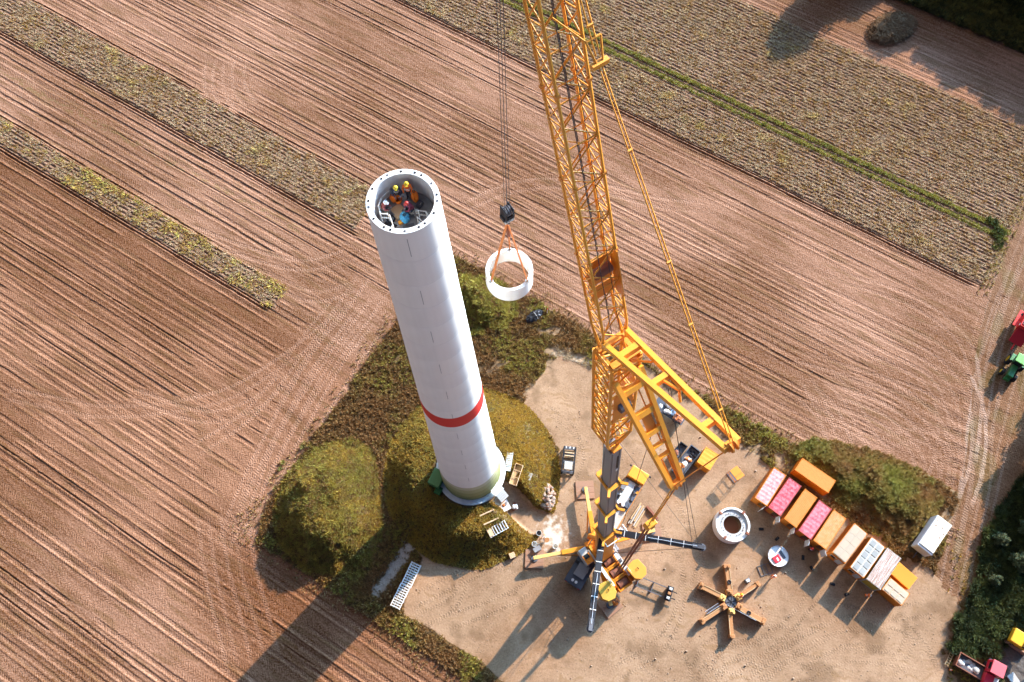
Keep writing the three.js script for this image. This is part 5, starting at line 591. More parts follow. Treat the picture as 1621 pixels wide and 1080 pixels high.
{ // around the tower foot
  const hg = (p) => heightAt(p[0], p[1]);
  let p = [0.2, -25.22]; let t = thing('wooden_trough', 'long wooden trough lying on the mound beside the steps', 'trough', [p[0], hg(p) + 0.05, p[1]], -0.33); part(t, 'floor_board', box(1.1, 0.06, 3.4, 0, 0.15, 0), M.wood); for (const s of [-1, 1]) { part(t, 'side_board', box(0.06, 0.7, 3.4, s * 0.58, 0.45, 0), M.ply); part(t, 'end_board', box(1.1, 0.6, 0.06, 0, 0.42, s * 1.66), M.ply); } part(t, 'batten', [box(1.2, 0.07, 0.1, 0, 0.8, 0.5), box(1.2, 0.07, 0.1, 0, 0.8, -0.6)], M.wood);
  p = [2.22, -25.1]; pallet('pallet', 'small wooden pallet on the golden mound', 'pallet', p, -0.4, 0.85, 1.2, M.dust, 6, hg(p));
  p = [-0.96, -27.33]; t = thing('mound_steps', 'white stair flight on the mound beside the tower plinth', 'steps', [p[0], hg(p), p[1]], -0.15); for (let i = 0; i < 9; i++) part(t, 'tread', box(0.85, 0.06, 0.24, 0, 0.2 + 0.02 * i, (i - 4) * 0.34), i % 3 ? M.white : M.lightgrey); for (const s of [-1, 1]) part(t, 'stringer', box(0.07, 0.18, 3.1, s * 0.47, 0.16, 0), M.galv); part(t, 'handrail', [bar([0.47, 1.1, -1.5], [0.47, 1.1, 1.5], 0.03), ...[-1.4, 0, 1.4].map((z) => bar([0.47, 0.2, z], [0.47, 1.1, z], 0.025))], M.galv);
  p = [-2.69, -16.91]; t = thing('panel_rack', 'white slatted rack of frames on the mound edge by the pad', 'rack', [p[0], hg(p) + 0.1, p[1]], 0.5); part(t, 'rack_rail', [box(3.2, 0.1, 0.1, 0, 0.3, 0.65)], M.white); part(t, 'rack_rail', [box(3.2, 0.1, 0.1, 0, 0.3, -0.65)], M.white); for (let i = 0; i < 8; i++) part(t, 'slat', box(0.14, 0.08, 1.4, -1.5 + i * 0.43, 0.36, 0), i % 2 ? M.white : M.lightgrey); for (let i = 0; i < 6; i++) part(t, 'dark_block', box(0.24, 0.22, 0.3, -1.1 + i * 0.43, 0.2, i % 2 ? 0.3 : -0.3), M.black); part(t, 'board', box(0.7, 0.05, 1.1, -1.2, 0.44, 0), M.ply);
  [[[-4.38, -19.34], 'upper of two loose planks on the mound below the tower'], [[-3.68, -18.03], 'lower of two loose planks on the mound below the tower']].forEach(([q, l]) => { const b = thing('plank', l, 'plank', [q[0], hg(q) + 0.25, q[1]], 0.42, 'planks on the mound'); part(b, 'board', box(2.5, 0.09, 0.2), M.ply); part(b, 'end_cleat', box(0.08, 0.05, 0.24, 1.1, 0.07, 0), M.wood); });
  p = [-1.63, -20.69]; t = pallet('loaded_pallet', 'white board pallet with rags beside the tower ramp', 'pallet', p, 0.5, 1.5, 1.7, M.white, 4, hg(p)); part(t, 'sheet', box(1.5, 0.03, 1.7, 0, 0.17, 0), M.white); for (let i = 0; i < 4; i++) part(t, 'rag', new THREE.IcosahedronGeometry(0.2, 1).scale(1.3, 0.5, 1).translate(rr(-0.4, 0.4), 0.24, rr(-0.5, 0.5)), i % 2 ? M.strap : M.grey);
  p = [-0.11, -20.69]; t = thing('cement_bag_pile', 'little pile of pale bags next to the white board pallet', 'bags', [p[0], hg(p), p[1]], 0.1); for (let i = 0; i < 6; i++) part(t, 'bag', new THREE.IcosahedronGeometry(0.32, 2).scale(1.2, 0.5, 0.8).rotateY(rnd() * 3).translate(rr(-0.4, 0.4), 0.14 + 0.2 * (i % 3), rr(-0.5, 0.5)), i % 3 ? M.white : M.rust);
  p = [5.16, -22.3]; t = thing('rubble_pile', 'pile of pale rubble at the foot of the mound', 'rubble', [p[0], hg(p), p[1]]); for (let i = 0; i < 120; i++) { const a = rnd() * 6.28, r = Math.sqrt(rnd()) * 1.7; part(t, 'stone', new THREE.IcosahedronGeometry(rr(0.12, 0.34), 0).scale(1, 0.7, 1.2).rotateY(rnd() * 6).translate(Math.cos(a) * r * 0.7, (1.7 - r) * 0.45 + 0.1, Math.sin(a) * r * 1.2), i % 4 ? M.stone : M.plate); }
  p = [-0.42, -13.25]; t = thing('wooden_crate', 'small wooden crate on the sand below the mound', 'crate', [p[0], 0, p[1]], 0.4); for (let i = 0; i < 4; i++) part(t, 'lid_slat', box(0.9, 0.04, 0.17, 0, 0.62, (i - 1.5) * 0.2), M.ply); for (const s of [-1, 1]) { part(t, 'side', box(0.9, 0.58, 0.04, 0, 0.3, s * 0.4), M.ply); part(t, 'end', box(0.04, 0.58, 0.76, s * 0.43, 0.3, 0), M.wood); }
  // mixing place
  p = [4.56, -15.96]; t = thing('mortar_mixer', 'drum mortar mixer in the spilt white powder', 'mixer', [p[0], 0, p[1]], 0.8); part(t, 'drum', [cyl(0.42, 0.3, 0.75, 0, 0.85, 0, 18).rotateX(0.5)], M.tan); part(t, 'drum_mouth', [new THREE.TorusGeometry(0.38, 0.05, 6, 18).rotateX(Math.PI / 2 + 0.5).translate(0, 0.98, 0.5)], M.white); for (const s of [-1, 1]) part(t, 'stand', [beam([s * 0.4, 0, -0.4], [s * 0.3, 0.9, 0], 0.07, 0.07), beam([s * 0.4, 0, 0.6], [s * 0.3, 0.9, 0], 0.07, 0.07)], M.orange);
  [[[3.77, -16.64], 'grey tub at the upper edge of the white powder'], [[3.06, -14.98], 'white tub nearest the outrigger mat'], [[6.32, -14.6], 'pale bucket at the lower edge of the white powder']].forEach(([q, l], i) => { const b = thing('tub', l, 'tub', [q[0], 0, q[1]], 0, 'tubs by the white powder'); part(b, 'shell', flat(new THREE.LatheGeometry([[0, 0.02], [0.34, 0.02], [0.42, 0.55], [0.38, 0.55], [0.31, 0.08], [0, 0.08]].map((v) => new THREE.Vector2(...v)), 20)), i ? M.white : M.grey); part(b, 'rim', [new THREE.TorusGeometry(0.41, 0.03, 6, 20).rotateX(Math.PI / 2).translate(0, 0.55, 0)], M.lightgrey); });
  p = [3.45, -14.21]; t = thing('tool_chest', 'grey tool chest against the steel mat near the powder', 'chest', [p[0], 0, p[1]], 0.5); part(t, 'body', [rbox(1.2, 0.6, 0.7, 0, 0.32, 0, 0.04)], M.steel); part(t, 'lid', [rbox(1.24, 0.12, 0.74, 0, 0.68, 0, 0.03)], M.grey);
  // two white lattice racks at the pad's west edge
  [[[-16.03, -10.36], 'upper of the two white lattice racks at the west edge of the pad'], [[-17.54, -7.2], 'lower of the two white lattice racks at the west edge of the pad']].forEach(([q, l]) => { const b = thing('lattice_rack', l, 'rack', [q[0], 0.05, q[1]], -0.42, 'white lattice racks'); for (const y of [0.15, 0.75]) { for (const x of [-0.75, 0.75]) part(b, 'rail', box(0.11, 0.11, 3.7, x, y, 0), M.white); } for (let i = 0; i < 10; i++) part(b, 'bar', box(1.4, 0.06, 0.16, 0, 0.75, -1.7 + i * 0.378), M.white); for (const x of [-0.25, 0.2]) part(b, 'mid_rail', box(0.1, 0.06, 3.7, x, 0.82, 0), M.lightgrey); for (const x of [-0.75, 0.75]) for (const z of [-1.8, 1.8]) part(b, 'post', box(0.09, 0.8, 0.09, x, 0.4, z), M.white); });
  // dark bundle and pipe in the thicket
  p = [3.45, -53.69]; t = thing('tarpaulin_bundle', 'black tarpaulin bundle lying in the weeds below the hanging ring', 'tarpaulin', [p[0], hg(p), p[1]], 0.6); const tg = new THREE.IcosahedronGeometry(1.1, 4); const tp = tg.attributes.position; for (let i = 0; i < tp.count; i++) { const k = 1 + 0.22 * n2(tp.getX(i) * 2 + 3, tp.getZ(i) * 2 + tp.getY(i)); tp.setXYZ(i, tp.getX(i) * k * 1.5, tp.getY(i) * k * 0.5 + 0.3, tp.getZ(i) * k * 0.8); } tg.computeVertexNormals(); part(t, 'sheet', tg, mat([0.012, 0.012, 0.014], 0.35)); part(t, 'tie_strap', [new THREE.TorusGeometry(0.75, 0.04, 6, 24).rotateY(Math.PI / 2).scale(1, 0.8, 1.1).translate(0.2, 0.3, 0)], M.lightgrey);
  p = [5.66, -54.29]; t = thing('marker_post', 'thin white marker post with guy wire beside the black bundle', 'post', [p[0], hg(p), p[1]]); part(t, 'post', [cyl(0.05, 0.06, 2.0, 0, 1.0, 0, 8)], M.white); part(t, 'cap', [cyl(0.08, 0.08, 0.06, 0, 2.0, 0, 8)], M.red);
}
{ // lattice pallet beside the platform and ladder at the pad corner
  let p = [38.81, -11.14]; let t = thing('steel_grid_frame', 'thin dark steel grid frame on the sand beside the round platform', 'steel frame', [p[0], 0, p[1]], 0.3); for (const s of [-1, 1]) { part(t, 'edge_bar', box(2.0, 0.08, 0.08, 0, 0.06, s * 0.75), M.darksteel); part(t, 'side_bar', box(0.08, 0.08, 1.5, s * 1.0, 0.06, 0), M.darksteel); } for (const x of [-0.35, 0.3]) part(t, 'cross_bar', box(0.06, 0.06, 1.45, x, 0.06, 0), M.darksteel); for (const x of [-1, 1]) part(t, 'post', box(0.06, 0.9, 0.06, x, 0.5, -0.75), M.darksteel);
  p = [64.79, 1.61]; t = thing('wooden_ladder', 'short wooden ladder lying at the pad corner by the hedge', 'ladder', [p[0], heightAt(p[0], p[1]) + 0.25, p[1]], -0.6); for (const s of [-1, 1]) part(t, 'rail', box(0.08, 0.09, 2.6, s * 0.25, 0.06, 0), M.wood); for (let i = 0; i < 7; i++) part(t, 'rung', box(0.48, 0.05, 0.06, 0, 0.07, -1.1 + i * 0.37), M.ply);
  p = [64.66, 3.27]; t = thing('traffic_cone', 'small red and white traffic cone at the pad corner', 'cone', [p[0], heightAt(p[0], p[1]) + 0.02, p[1]]); part(t, 'cone', [cyl(0.05, 0.22, 0.7, 0, 0.4, 0, 16)], M.tubo); part(t, 'band', [cyl(0.115, 0.155, 0.16, 0, 0.42, 0, 16)], M.white); part(t, 'foot', [box(0.5, 0.05, 0.5, 0, 0.03, 0)], M.black);
  p = [73.79, 4.74]; t = thing('white_sheet_stack', 'stack of white sheets on the ground at the bottom right corner', 'sheets', [p[0], heightAt(p[0], p[1]) + 0.02, p[1]], 0.5); for (let i = 0; i < 4; i++) part(t, 'sheet', box(1.2, 0.05, 2.0, rr(-0.05, 0.05), 0.05 + i * 0.055, rr(-0.05, 0.05), rr(-0.04, 0.04)), M.lightgrey);
}

// ---------- people: one skin over a posed skeleton ----------
seed(41);
const SKIN = [0.5, 0.3, 0.2], GLOVE = [0.25, 0.22, 0.2];
const poses = {
  stand: { hip: [0, 0.95, 0], chest: [0, 1.35, 0.02], neck: [0, 1.5, 0.02], head: [0, 1.66, 0.05], sh: [[-0.2, 1.43, 0], [0.2, 1.43, 0]], el: [[-0.3, 1.15, 0.04], [0.29, 1.16, 0.08]], wr: [[-0.28, 0.9, 0.16], [0.22, 0.95, 0.24]], kn: [[-0.11, 0.5, 0.03], [0.12, 0.5, 0.04]], an: [[-0.12, 0.08, -0.02], [0.13, 0.08, 0]] },
  reach: { hip: [0, 0.93, -0.05], chest: [0, 1.3, 0.06], neck: [0, 1.45, 0.1], head: [0, 1.6, 0.17], sh: [[-0.2, 1.38, 0.06], [0.2, 1.38, 0.06]], el: [[-0.28, 1.12, 0.2], [0.3, 1.3, 0.3]], wr: [[-0.18, 1.02, 0.44], [0.22, 1.25, 0.55]], kn: [[-0.12, 0.49, 0.05], [0.14, 0.5, -0.02]], an: [[-0.13, 0.08, 0], [0.17, 0.08, -0.1]] },
  bend: { hip: [0, 0.85, -0.16], chest: [0, 1.13, 0.14], neck: [0, 1.22, 0.27], head: [0, 1.3, 0.41], sh: [[-0.2, 1.16, 0.2], [0.2, 1.16, 0.2]], el: [[-0.26, 0.88, 0.28], [0.27, 0.88, 0.3]], wr: [[-0.15, 0.68, 0.42], [0.17, 0.66, 0.45]], kn: [[-0.13, 0.47, 0.04], [0.14, 0.47, 0.06]], an: [[-0.14, 0.08, -0.06], [0.15, 0.08, -0.03]] },
  kneel: { hip: [0, 0.5, -0.1], chest: [0, 0.88, 0.03], neck: [0, 1.02, 0.1], head: [0, 1.15, 0.19], sh: [[-0.2, 0.95, 0.05], [0.2, 0.95, 0.05]], el: [[-0.28, 0.7, 0.15], [0.29, 0.72, 0.18]], wr: [[-0.14, 0.55, 0.34], [0.16, 0.56, 0.38]], kn: [[-0.14, 0.46, 0.3], [0.14, 0.08, 0.18]], an: [[-0.15, 0.08, 0.22], [0.15, 0.08, -0.28]] },
  walk: { hip: [0, 0.94, 0], chest: [0, 1.33, 0.04], neck: [0, 1.48, 0.05], head: [0, 1.64, 0.09], sh: [[-0.2, 1.41, 0.07], [0.2, 1.41, -0.03]], el: [[-0.28, 1.15, 0.2], [0.29, 1.16, -0.12]], wr: [[-0.24, 0.98, 0.4], [0.3, 0.91, -0.1]], kn: [[-0.1, 0.5, -0.02], [0.11, 0.52, 0.22]], an: [[-0.11, 0.1, -0.3], [0.12, 0.08, 0.3]] },
};
function bodyGeometry(p, top, legs) {
  const B = [], add = (a, b, r1, r2, c) => B.push([a, b, r1, r2, c]), mid = (a, b, t) => a.map((v, i) => lerp(v, b[i], t));
  add(p.hip, p.chest, 0.15, 0.165, top); add(p.chest, p.neck, 0.15, 0.075, top); add(p.neck, p.head, 0.06, 0.07, SKIN); add(p.head, [p.head[0], p.head[1] + 0.07, p.head[2] - 0.01], 0.088, 0.1, SKIN); add(p.head, [p.head[0], p.head[1] + 0.01, p.head[2] + 0.12], 0.03, 0.015, SKIN); add([p.head[0], p.head[1] - 0.07, p.head[2] + 0.03], [p.head[0], p.head[1] - 0.08, p.head[2] + 0.06], 0.055, 0.045, SKIN);
  for (const s of [0, 1]) { const sg = s ? 1 : -1; add([p.head[0] + sg * 0.09, p.head[1] + 0.02, p.head[2]], [p.head[0] + sg * 0.1, p.head[1] + 0.05, p.head[2] - 0.01], 0.018, 0.018, SKIN); add(mid(p.chest, p.neck, 0.4), p.sh[s], 0.1, 0.085, top); add(p.sh[s], p.el[s], 0.075, 0.058, top); add(p.el[s], p.wr[s], 0.056, 0.04, top); const hj = [p.hip[0] + sg * 0.1, p.hip[1] - 0.04, p.hip[2]]; add(hj, p.kn[s], 0.105, 0.075, legs); add(p.kn[s], p.an[s], 0.072, 0.05, legs); add(p.an[s], [p.an[s][0] + sg * 0.02, 0.055, p.an[s][2] + 0.17], 0.055, 0.045, [0.03, 0.025, 0.02]); add(p.an[s], [p.an[s][0], 0.06, p.an[s][2] - 0.05], 0.052, 0.045, [0.03, 0.025, 0.02]); }
  const R = 68, half = 0.96, cy = 0.92, mc = new MarchingCubes(R, undefined, false, false, 40000); mc.isolation = 0;
  const pre = B.map(([a, b, r1, r2]) => { const e = [b[0] - a[0], b[1] - a[1], b[2] - a[2]]; return [a, e, e[0] ** 2 + e[1] ** 2 + e[2] ** 2, r1, r2]; });
  const dist = (k, x, y, z) => { const [a, e, l, r1, r2] = pre[k], wx = x - a[0], wy = y - a[1], wz = z - a[2], t = clamp((wx * e[0] + wy * e[1] + wz * e[2]) / (l || 1)); return Math.hypot(wx - e[0] * t, wy - e[1] * t, wz - e[2] * t) - lerp(r1, r2, t); };
  for (let k = 0; k < R; k++) for (let j = 0; j < R; j++) for (let i = 0; i < R; i++) { const x = (i - R / 2) / (R / 2) * half, y = (j - R / 2) / (R / 2) * half + cy, z = (k - R / 2) / (R / 2) * half; let d = 9; if (Math.abs(x) < 0.5 && Math.abs(z) < 0.8) for (let q = 0; q < pre.length; q++) { const e = dist(q, x, y, z), h = clamp(0.5 + 0.5 * (d - e) / 0.035); d = lerp(d, e, h) - 0.035 * h * (1 - h); } mc.field[k * R * R + j * R + i] = -d; }
  mc.update(); const n = mc.count, P = new Float32Array(n * 3), Nn = new Float32Array(n * 3), C = new Float32Array(n * 3);
  for (let i = 0; i < n; i++) { const x = mc.positionArray[i * 3] * half, y = mc.positionArray[i * 3 + 1] * half + cy, z = mc.positionArray[i * 3 + 2] * half; P.set([x, y, z], i * 3); Nn.set([mc.normalArray[i * 3], mc.normalArray[i * 3 + 1], mc.normalArray[i * 3 + 2]], i * 3); let bd = 9, bc = top; for (let q = 0; q < pre.length; q++) { const d = dist(q, x, y, z); if (d < bd) { bd = d; bc = B[q][4]; } } C.set(bc, i * 3); }
  const g = new THREE.BufferGeometry(); g.setAttribute('position', new THREE.BufferAttribute(P, 3)); g.setAttribute('normal', new THREE.BufferAttribute(Nn, 3)); g.setAttribute('color', new THREE.BufferAttribute(C, 3));
  const list = [g], tint = (q, c) => { const m = q.index ? q.toNonIndexed() : q; m.deleteAttribute('uv'); const a = new Float32Array(m.attributes.position.count * 3); for (let i = 0; i < a.length; i += 3) a.set(c, i); m.setAttribute('color', new THREE.BufferAttribute(a, 3)); list.push(m); };
  for (const s of [0, 1]) { // hands: palm, four bent fingers, thumb from the side
    const sg = s ? 1 : -1, w = V3(p.wr[s]), d = w.clone().sub(V3(p.el[s])).normalize(), sx = new THREE.Vector3(1, 0, 0).addScaledVector(d, -d.x).normalize(), nn = new THREE.Vector3().crossVectors(d, sx), at = (f, r, u2) => w.clone().addScaledVector(d, f).addScaledVector(sx, r).addScaledVector(nn, u2).toArray();
    tint(beam(at(0, 0, 0), at(0.1, 0, 0), 0.085, 0.035), GLOVE); [[-0.033, 0.07], [-0.011, 0.082], [0.011, 0.076], [0.033, 0.058]].forEach(([r, l]) => { tint(bar(at(0.09, r, 0), at(0.09 + l * 0.55, r, -0.008), 0.0105, 6), GLOVE); tint(bar(at(0.09 + l * 0.55, r, -0.008), at(0.09 + l * 0.9, r, -0.035), 0.009, 6), GLOVE); }); tint(bar(at(0.03, -sg * 0.04, 0), at(0.085, -sg * 0.075, -0.02), 0.0115, 6), GLOVE);
  }
  for (const s of [-1, 1]) tint(new THREE.SphereGeometry(0.014, 6, 5).translate(p.head[0] + s * 0.035, p.head[1] + 0.025, p.head[2] + 0.088), [0.02, 0.015, 0.01]);
  tint(new THREE.BoxGeometry(0.05, 0.01, 0.012).translate(p.head[0], p.head[1] - 0.06, p.head[2] + 0.1), [0.3, 0.1, 0.08]);
  return mergeGeometries(list);
}
const clothMat = new THREE.MeshStandardMaterial({ vertexColors: true, roughness: 0.9 }), hatGeo = new THREE.LatheGeometry([[0, 0.125], [0.06, 0.118], [0.105, 0.085], [0.125, 0.02], [0.15, 0.005], [0.148, -0.005], [0.118, 0.0]].map((v) => new THREE.Vector2(...v)), 20), bodyCache = {};
const HI = [0.85, 0.17, 0.02], NAVY = [0.025, 0.03, 0.055], REDT = [0.5, 0.04, 0.05];
function person(label, pos, turn, pose, top, legs, hat, vest) {
  const key = pose + top + legs, p = poses[pose], t = thing('person', label, 'person', pos, turn); part(t, 'body', bodyCache[key] ??= bodyGeometry(p, top, legs), clothMat);
  const h = part(t, 'helmet', hatGeo, hat); h.position.set(p.head[0], p.head[1] + 0.055, p.head[2] - 0.005); h.rotation.x = pose === 'bend' ? 0.7 : pose === 'kneel' ? 0.35 : 0.1; h.scale.setScalar(1.06); part(h, 'peak', [box(0.16, 0.012, 0.09, 0, 0.0, 0.165)], hat);
  if (vest) { const a = V3(p.hip), b = V3(p.chest), d = b.clone().sub(a); const ps = [0.35, 0.75].map((k) => { const g = new THREE.TorusGeometry(0.178, 0.02, 6, 24).rotateX(Math.PI / 2); g.applyQuaternion(new THREE.Quaternion().setFromUnitVectors(new THREE.Vector3(0, 1, 0), d.clone().normalize())); const c = a.clone().addScaledVector(d, k); return g.translate(c.x, c.y, c.z); }); part(t, 'reflective_band', ps[0], M.white); part(t, 'reflective_band', ps[1], M.white); }
  return t;
}
const YHAT = mat([0.85, 0.6, 0.03], 0.4), WHAT = mat([0.75, 0.73, 0.7], 0.4), RHAT = mat([0.6, 0.05, 0.04], 0.4);
const PY = TOP - 2.0 + 0.035;
const inTower = (p) => { let dx = p[0] - TOWER[0], dz = p[2] - TOWER[1]; const d = Math.hypot(dx, dz), k = d > 1.45 ? 1.45 / d : 1; return [TOWER[0] + dx * k, PY, TOWER[1] + dz * k]; };
person('worker with yellow helmet and orange jacket at the far side of the tower top', inTower([-6.84, 84.9, -27.8]), 0.1, 'stand', HI, NAVY, YHAT, true);
person('worker with yellow helmet in dark clothes reaching over an orange tub on the tower top', inTower([-7.6, 84.8, -27.31]), 0.25, 'reach', NAVY, NAVY, YHAT, true);
person('kneeling worker in dark red jacket on the tower platform beside the blue bag', inTower([-6.68, 84.3, -26.32]), -1.2, 'kneel', [0.2, 0.03, 0.06], NAVY, RHAT, false);
person('crouching worker with white helmet at the left tower railing', inTower([-8.37, 84.3, -26.37]), 1.3, 'kneel', [0.3, 0.08, 0.07], [0.2, 0.18, 0.16], WHAT, false);
{ const inT = (p, y) => [...inTower(p).slice(0, 1), PY + y, inTower(p)[2]];
  let t = thing('plastic_tub', 'orange plastic tub in front of the reaching worker on the tower top', 'tub', inT([-7.56, 83.4, -27.09], 0)); part(t, 'shell', flat(new THREE.LatheGeometry([[0, 0.02], [0.2, 0.02], [0.26, 0.4], [0.23, 0.4], [0.18, 0.06], [0, 0.06]].map((v) => new THREE.Vector2(...v)), 18)), M.tubo); part(t, 'rim', new THREE.TorusGeometry(0.255, 0.02, 6, 18).rotateX(Math.PI / 2).translate(0, 0.4, 0), M.tubo);
  const bag = (label, p, m, sx, sy, sz, turn, nm) => { const b = thing(nm, label, 'bag', p, turn), g = new THREE.IcosahedronGeometry(0.5, 4), a = g.attributes.position; for (let i = 0; i < a.count; i++) { const k = 1 + 0.2 * n2(a.getX(i) * 4 + sx * 9, a.getZ(i) * 4 + a.getY(i) * 2); a.setXYZ(i, a.getX(i) * sx * k, a.getY(i) * sy * k + sy * 0.5, a.getZ(i) * sz * k); } g.computeVertexNormals(); part(b, 'cloth', g, m); part(b, 'neck_tie', new THREE.TorusGeometry(0.08, 0.025, 6, 12).rotateX(Math.PI / 2).translate(0, sy * 1.02, 0), M.rope); };
  bag('orange tool bag left of the reaching worker on the tower top', inT([-8.22, 83.6, -27.59], 0), M.tubo, 0.45, 0.8, 0.4, 0, 'tool_bag'); bag('long orange bag hung on the right inside the tower top', inT([-6.44, 83.9, -27.12], 0), M.tubo, 0.45, 1.2, 0.45, 0.3, 'tool_bag'); bag('bright blue bag at the near side of the tower platform', inT([-7.06, 83.6, -25.76], 0), M.blue, 0.6, 0.6, 0.8, 0.2, 'blue_bag'); bag('small grey bag beside the kneeling worker on the tower platform', inT([-6.64, 83.3, -26.31], 0), M.lightgrey, 0.45, 0.4, 0.5, 0, 'tool_bag');
  t = thing('plywood_sheet', 'plywood sheets lying in the middle of the tower platform', 'plywood', inT([-7.7, 83.1, -26.47], 0), 0.75); part(t, 'sheet', box(0.75, 0.03, 0.55, 0.1, 0.02, 0), M.ply); part(t, 'sheet', box(0.6, 0.03, 0.3, -0.1, 0.052, 0.4), M.ply); part(t, 'lath', box(1.1, 0.05, 0.06, 0, 0.07, 0.62), M.wood);
}
{ const at = (p) => inTower(p); let t;
  t = thing('hydraulic_pump', 'grey hydraulic pump unit at the right of the tower platform', 'pump', at([-6.25, 83.4, -26.06]), 0.5); part(t, 'tank', rbox(0.45, 0.35, 0.35, 0, 0.2, 0, 0.04), M.steel); part(t, 'motor', cyl(0.11, 0.11, 0.3, 0, 0.48, 0, 12), M.lightgrey); part(t, 'hose', tube([[0.15, 0.4, 0], [0.35, 0.5, 0.15], [0.4, 0.15, 0.35]], 0.025, 12, 5), M.black);
  t = thing('cable_coil', 'dark cable coil at the near left of the tower platform', 'cable coil', at([-8, 83.3, -25.75]), 0); for (let i = 0; i < 4; i++) part(t, 'cable_turn', new THREE.TorusGeometry(0.26 - i * 0.01, 0.028, 6, 20).rotateX(Math.PI / 2).translate(i * 0.01, 0.03 + i * 0.05, 0), M.black);
  t = thing('tool_case', 'silver tool case near the back wall of the tower top', 'tool case', at([-7.54, 83.4, -28.33]), 0.3); part(t, 'case_body', rbox(0.55, 0.22, 0.35, 0, 0.12, 0, 0.03), M.galv); part(t, 'case_handle', new THREE.TorusGeometry(0.08, 0.015, 5, 10, 3.14).translate(0, 0.23, 0.1), M.black);
  t = thing('tool_case', 'dark tool case between the kneeling worker and the right railing', 'tool case', at([-6.16, 83.4, -26.81]), 1.1); part(t, 'case_body', rbox(0.5, 0.25, 0.32, 0, 0.14, 0, 0.03), M.navy); part(t, 'case_handle', new THREE.TorusGeometry(0.08, 0.015, 5, 10, 3.14).translate(0, 0.26, 0.1), M.white);
  t = thing('cement_bucket', 'white bucket beside the plywood on the tower platform', 'bucket', at([-8.26, 83.4, -26.3])); part(t, 'shell', flat(new THREE.LatheGeometry([[0, 0.01], [0.12, 0.01], [0.15, 0.3], [0.135, 0.3], [0.11, 0.04], [0, 0.04]].map((v) => new THREE.Vector2(...v)), 18)), M.white); part(t, 'bail', new THREE.TorusGeometry(0.15, 0.01, 5, 14, 3.14).translate(0, 0.28, 0), M.galv);
  t = thing('chain_hoist', 'small yellow chain hoist on the tower platform near the blue bag', 'hoist', at([-7.33, 83.3, -25.47]), 0.4); part(t, 'hoist_body', rbox(0.3, 0.26, 0.22, 0, 0.15, 0, 0.05), M.yellow2); part(t, 'chain', tube([[0.1, 0.1, 0.1], [0.3, 0.04, 0.2], [0.2, 0.03, 0.4], [0, 0.03, 0.3]], 0.025, 16, 5), M.darksteel);
}
const gp = (p) => [p[0], 0.0, p[1]];
person('worker in orange high visibility jacket walking beside the steel grid frame', gp([39.66, -10.01]), 2.2, 'walk', HI, HI, WHAT, true);
person('worker in orange jacket and dark trousers before the open pink container', gp([46.06, -14.1]), 2.6, 'stand', [0.7, 0.06, 0.03], NAVY, RHAT, true);
person('worker bending in orange jacket in the shadow of the striped cabin', gp([53.67, -7.3]), 1.4, 'bend', HI, [0.6, 0.2, 0.05], WHAT, true);
person('worker in orange jacket standing at the star-shaped frame hub', gp([34.58, -7.22]), -2.2, 'reach', HI, NAVY, YHAT, true);
{ let p = [35.79, -9.45], t = thing('generator', 'small dark generator with white top beside the star-shaped frame', 'generator', gp(p), 0.4); part(t, 'body', [rbox(0.8, 0.6, 0.6, 0, 0.36, 0, 0.06)], M.darksteel); part(t, 'top_cover', [rbox(0.5, 0.12, 0.4, 0, 0.72, 0, 0.03)], M.white); part(t, 'handle', [new THREE.TorusGeometry(0.3, 0.03, 6, 12, 3.14).translate(0, 0.66, 0.28)], M.black);
  [[[38.91, -17.31], 'left of all, before the palest container'], [[41.23, -15.84], 'between the standing ring and the open containers'], [[44.92, -12.95], 'just right of the round platform'], [[46.08, -11.33], 'on the light strip before the pink container'], [[48.97, -8.98], 'before the cream roofed cabin'], [[50.89, -7.49], 'on the light strip before the striped cabin']].forEach(([q, w], i) => { const b = thing('barrier_foot', 'small black rubber barrier foot ' + w, 'barrier foot', gp(q), i * 0.7, 'black barrier feet in the container shadows'); part(b, 'block', [rbox(0.75, 0.14, 0.42, 0, 0.08, 0, 0.04)], M.rubber); part(b, 'socket', [cyl(0.09, 0.11, 0.16, 0.1, 0.22, 0, 10)], M.black); });
}

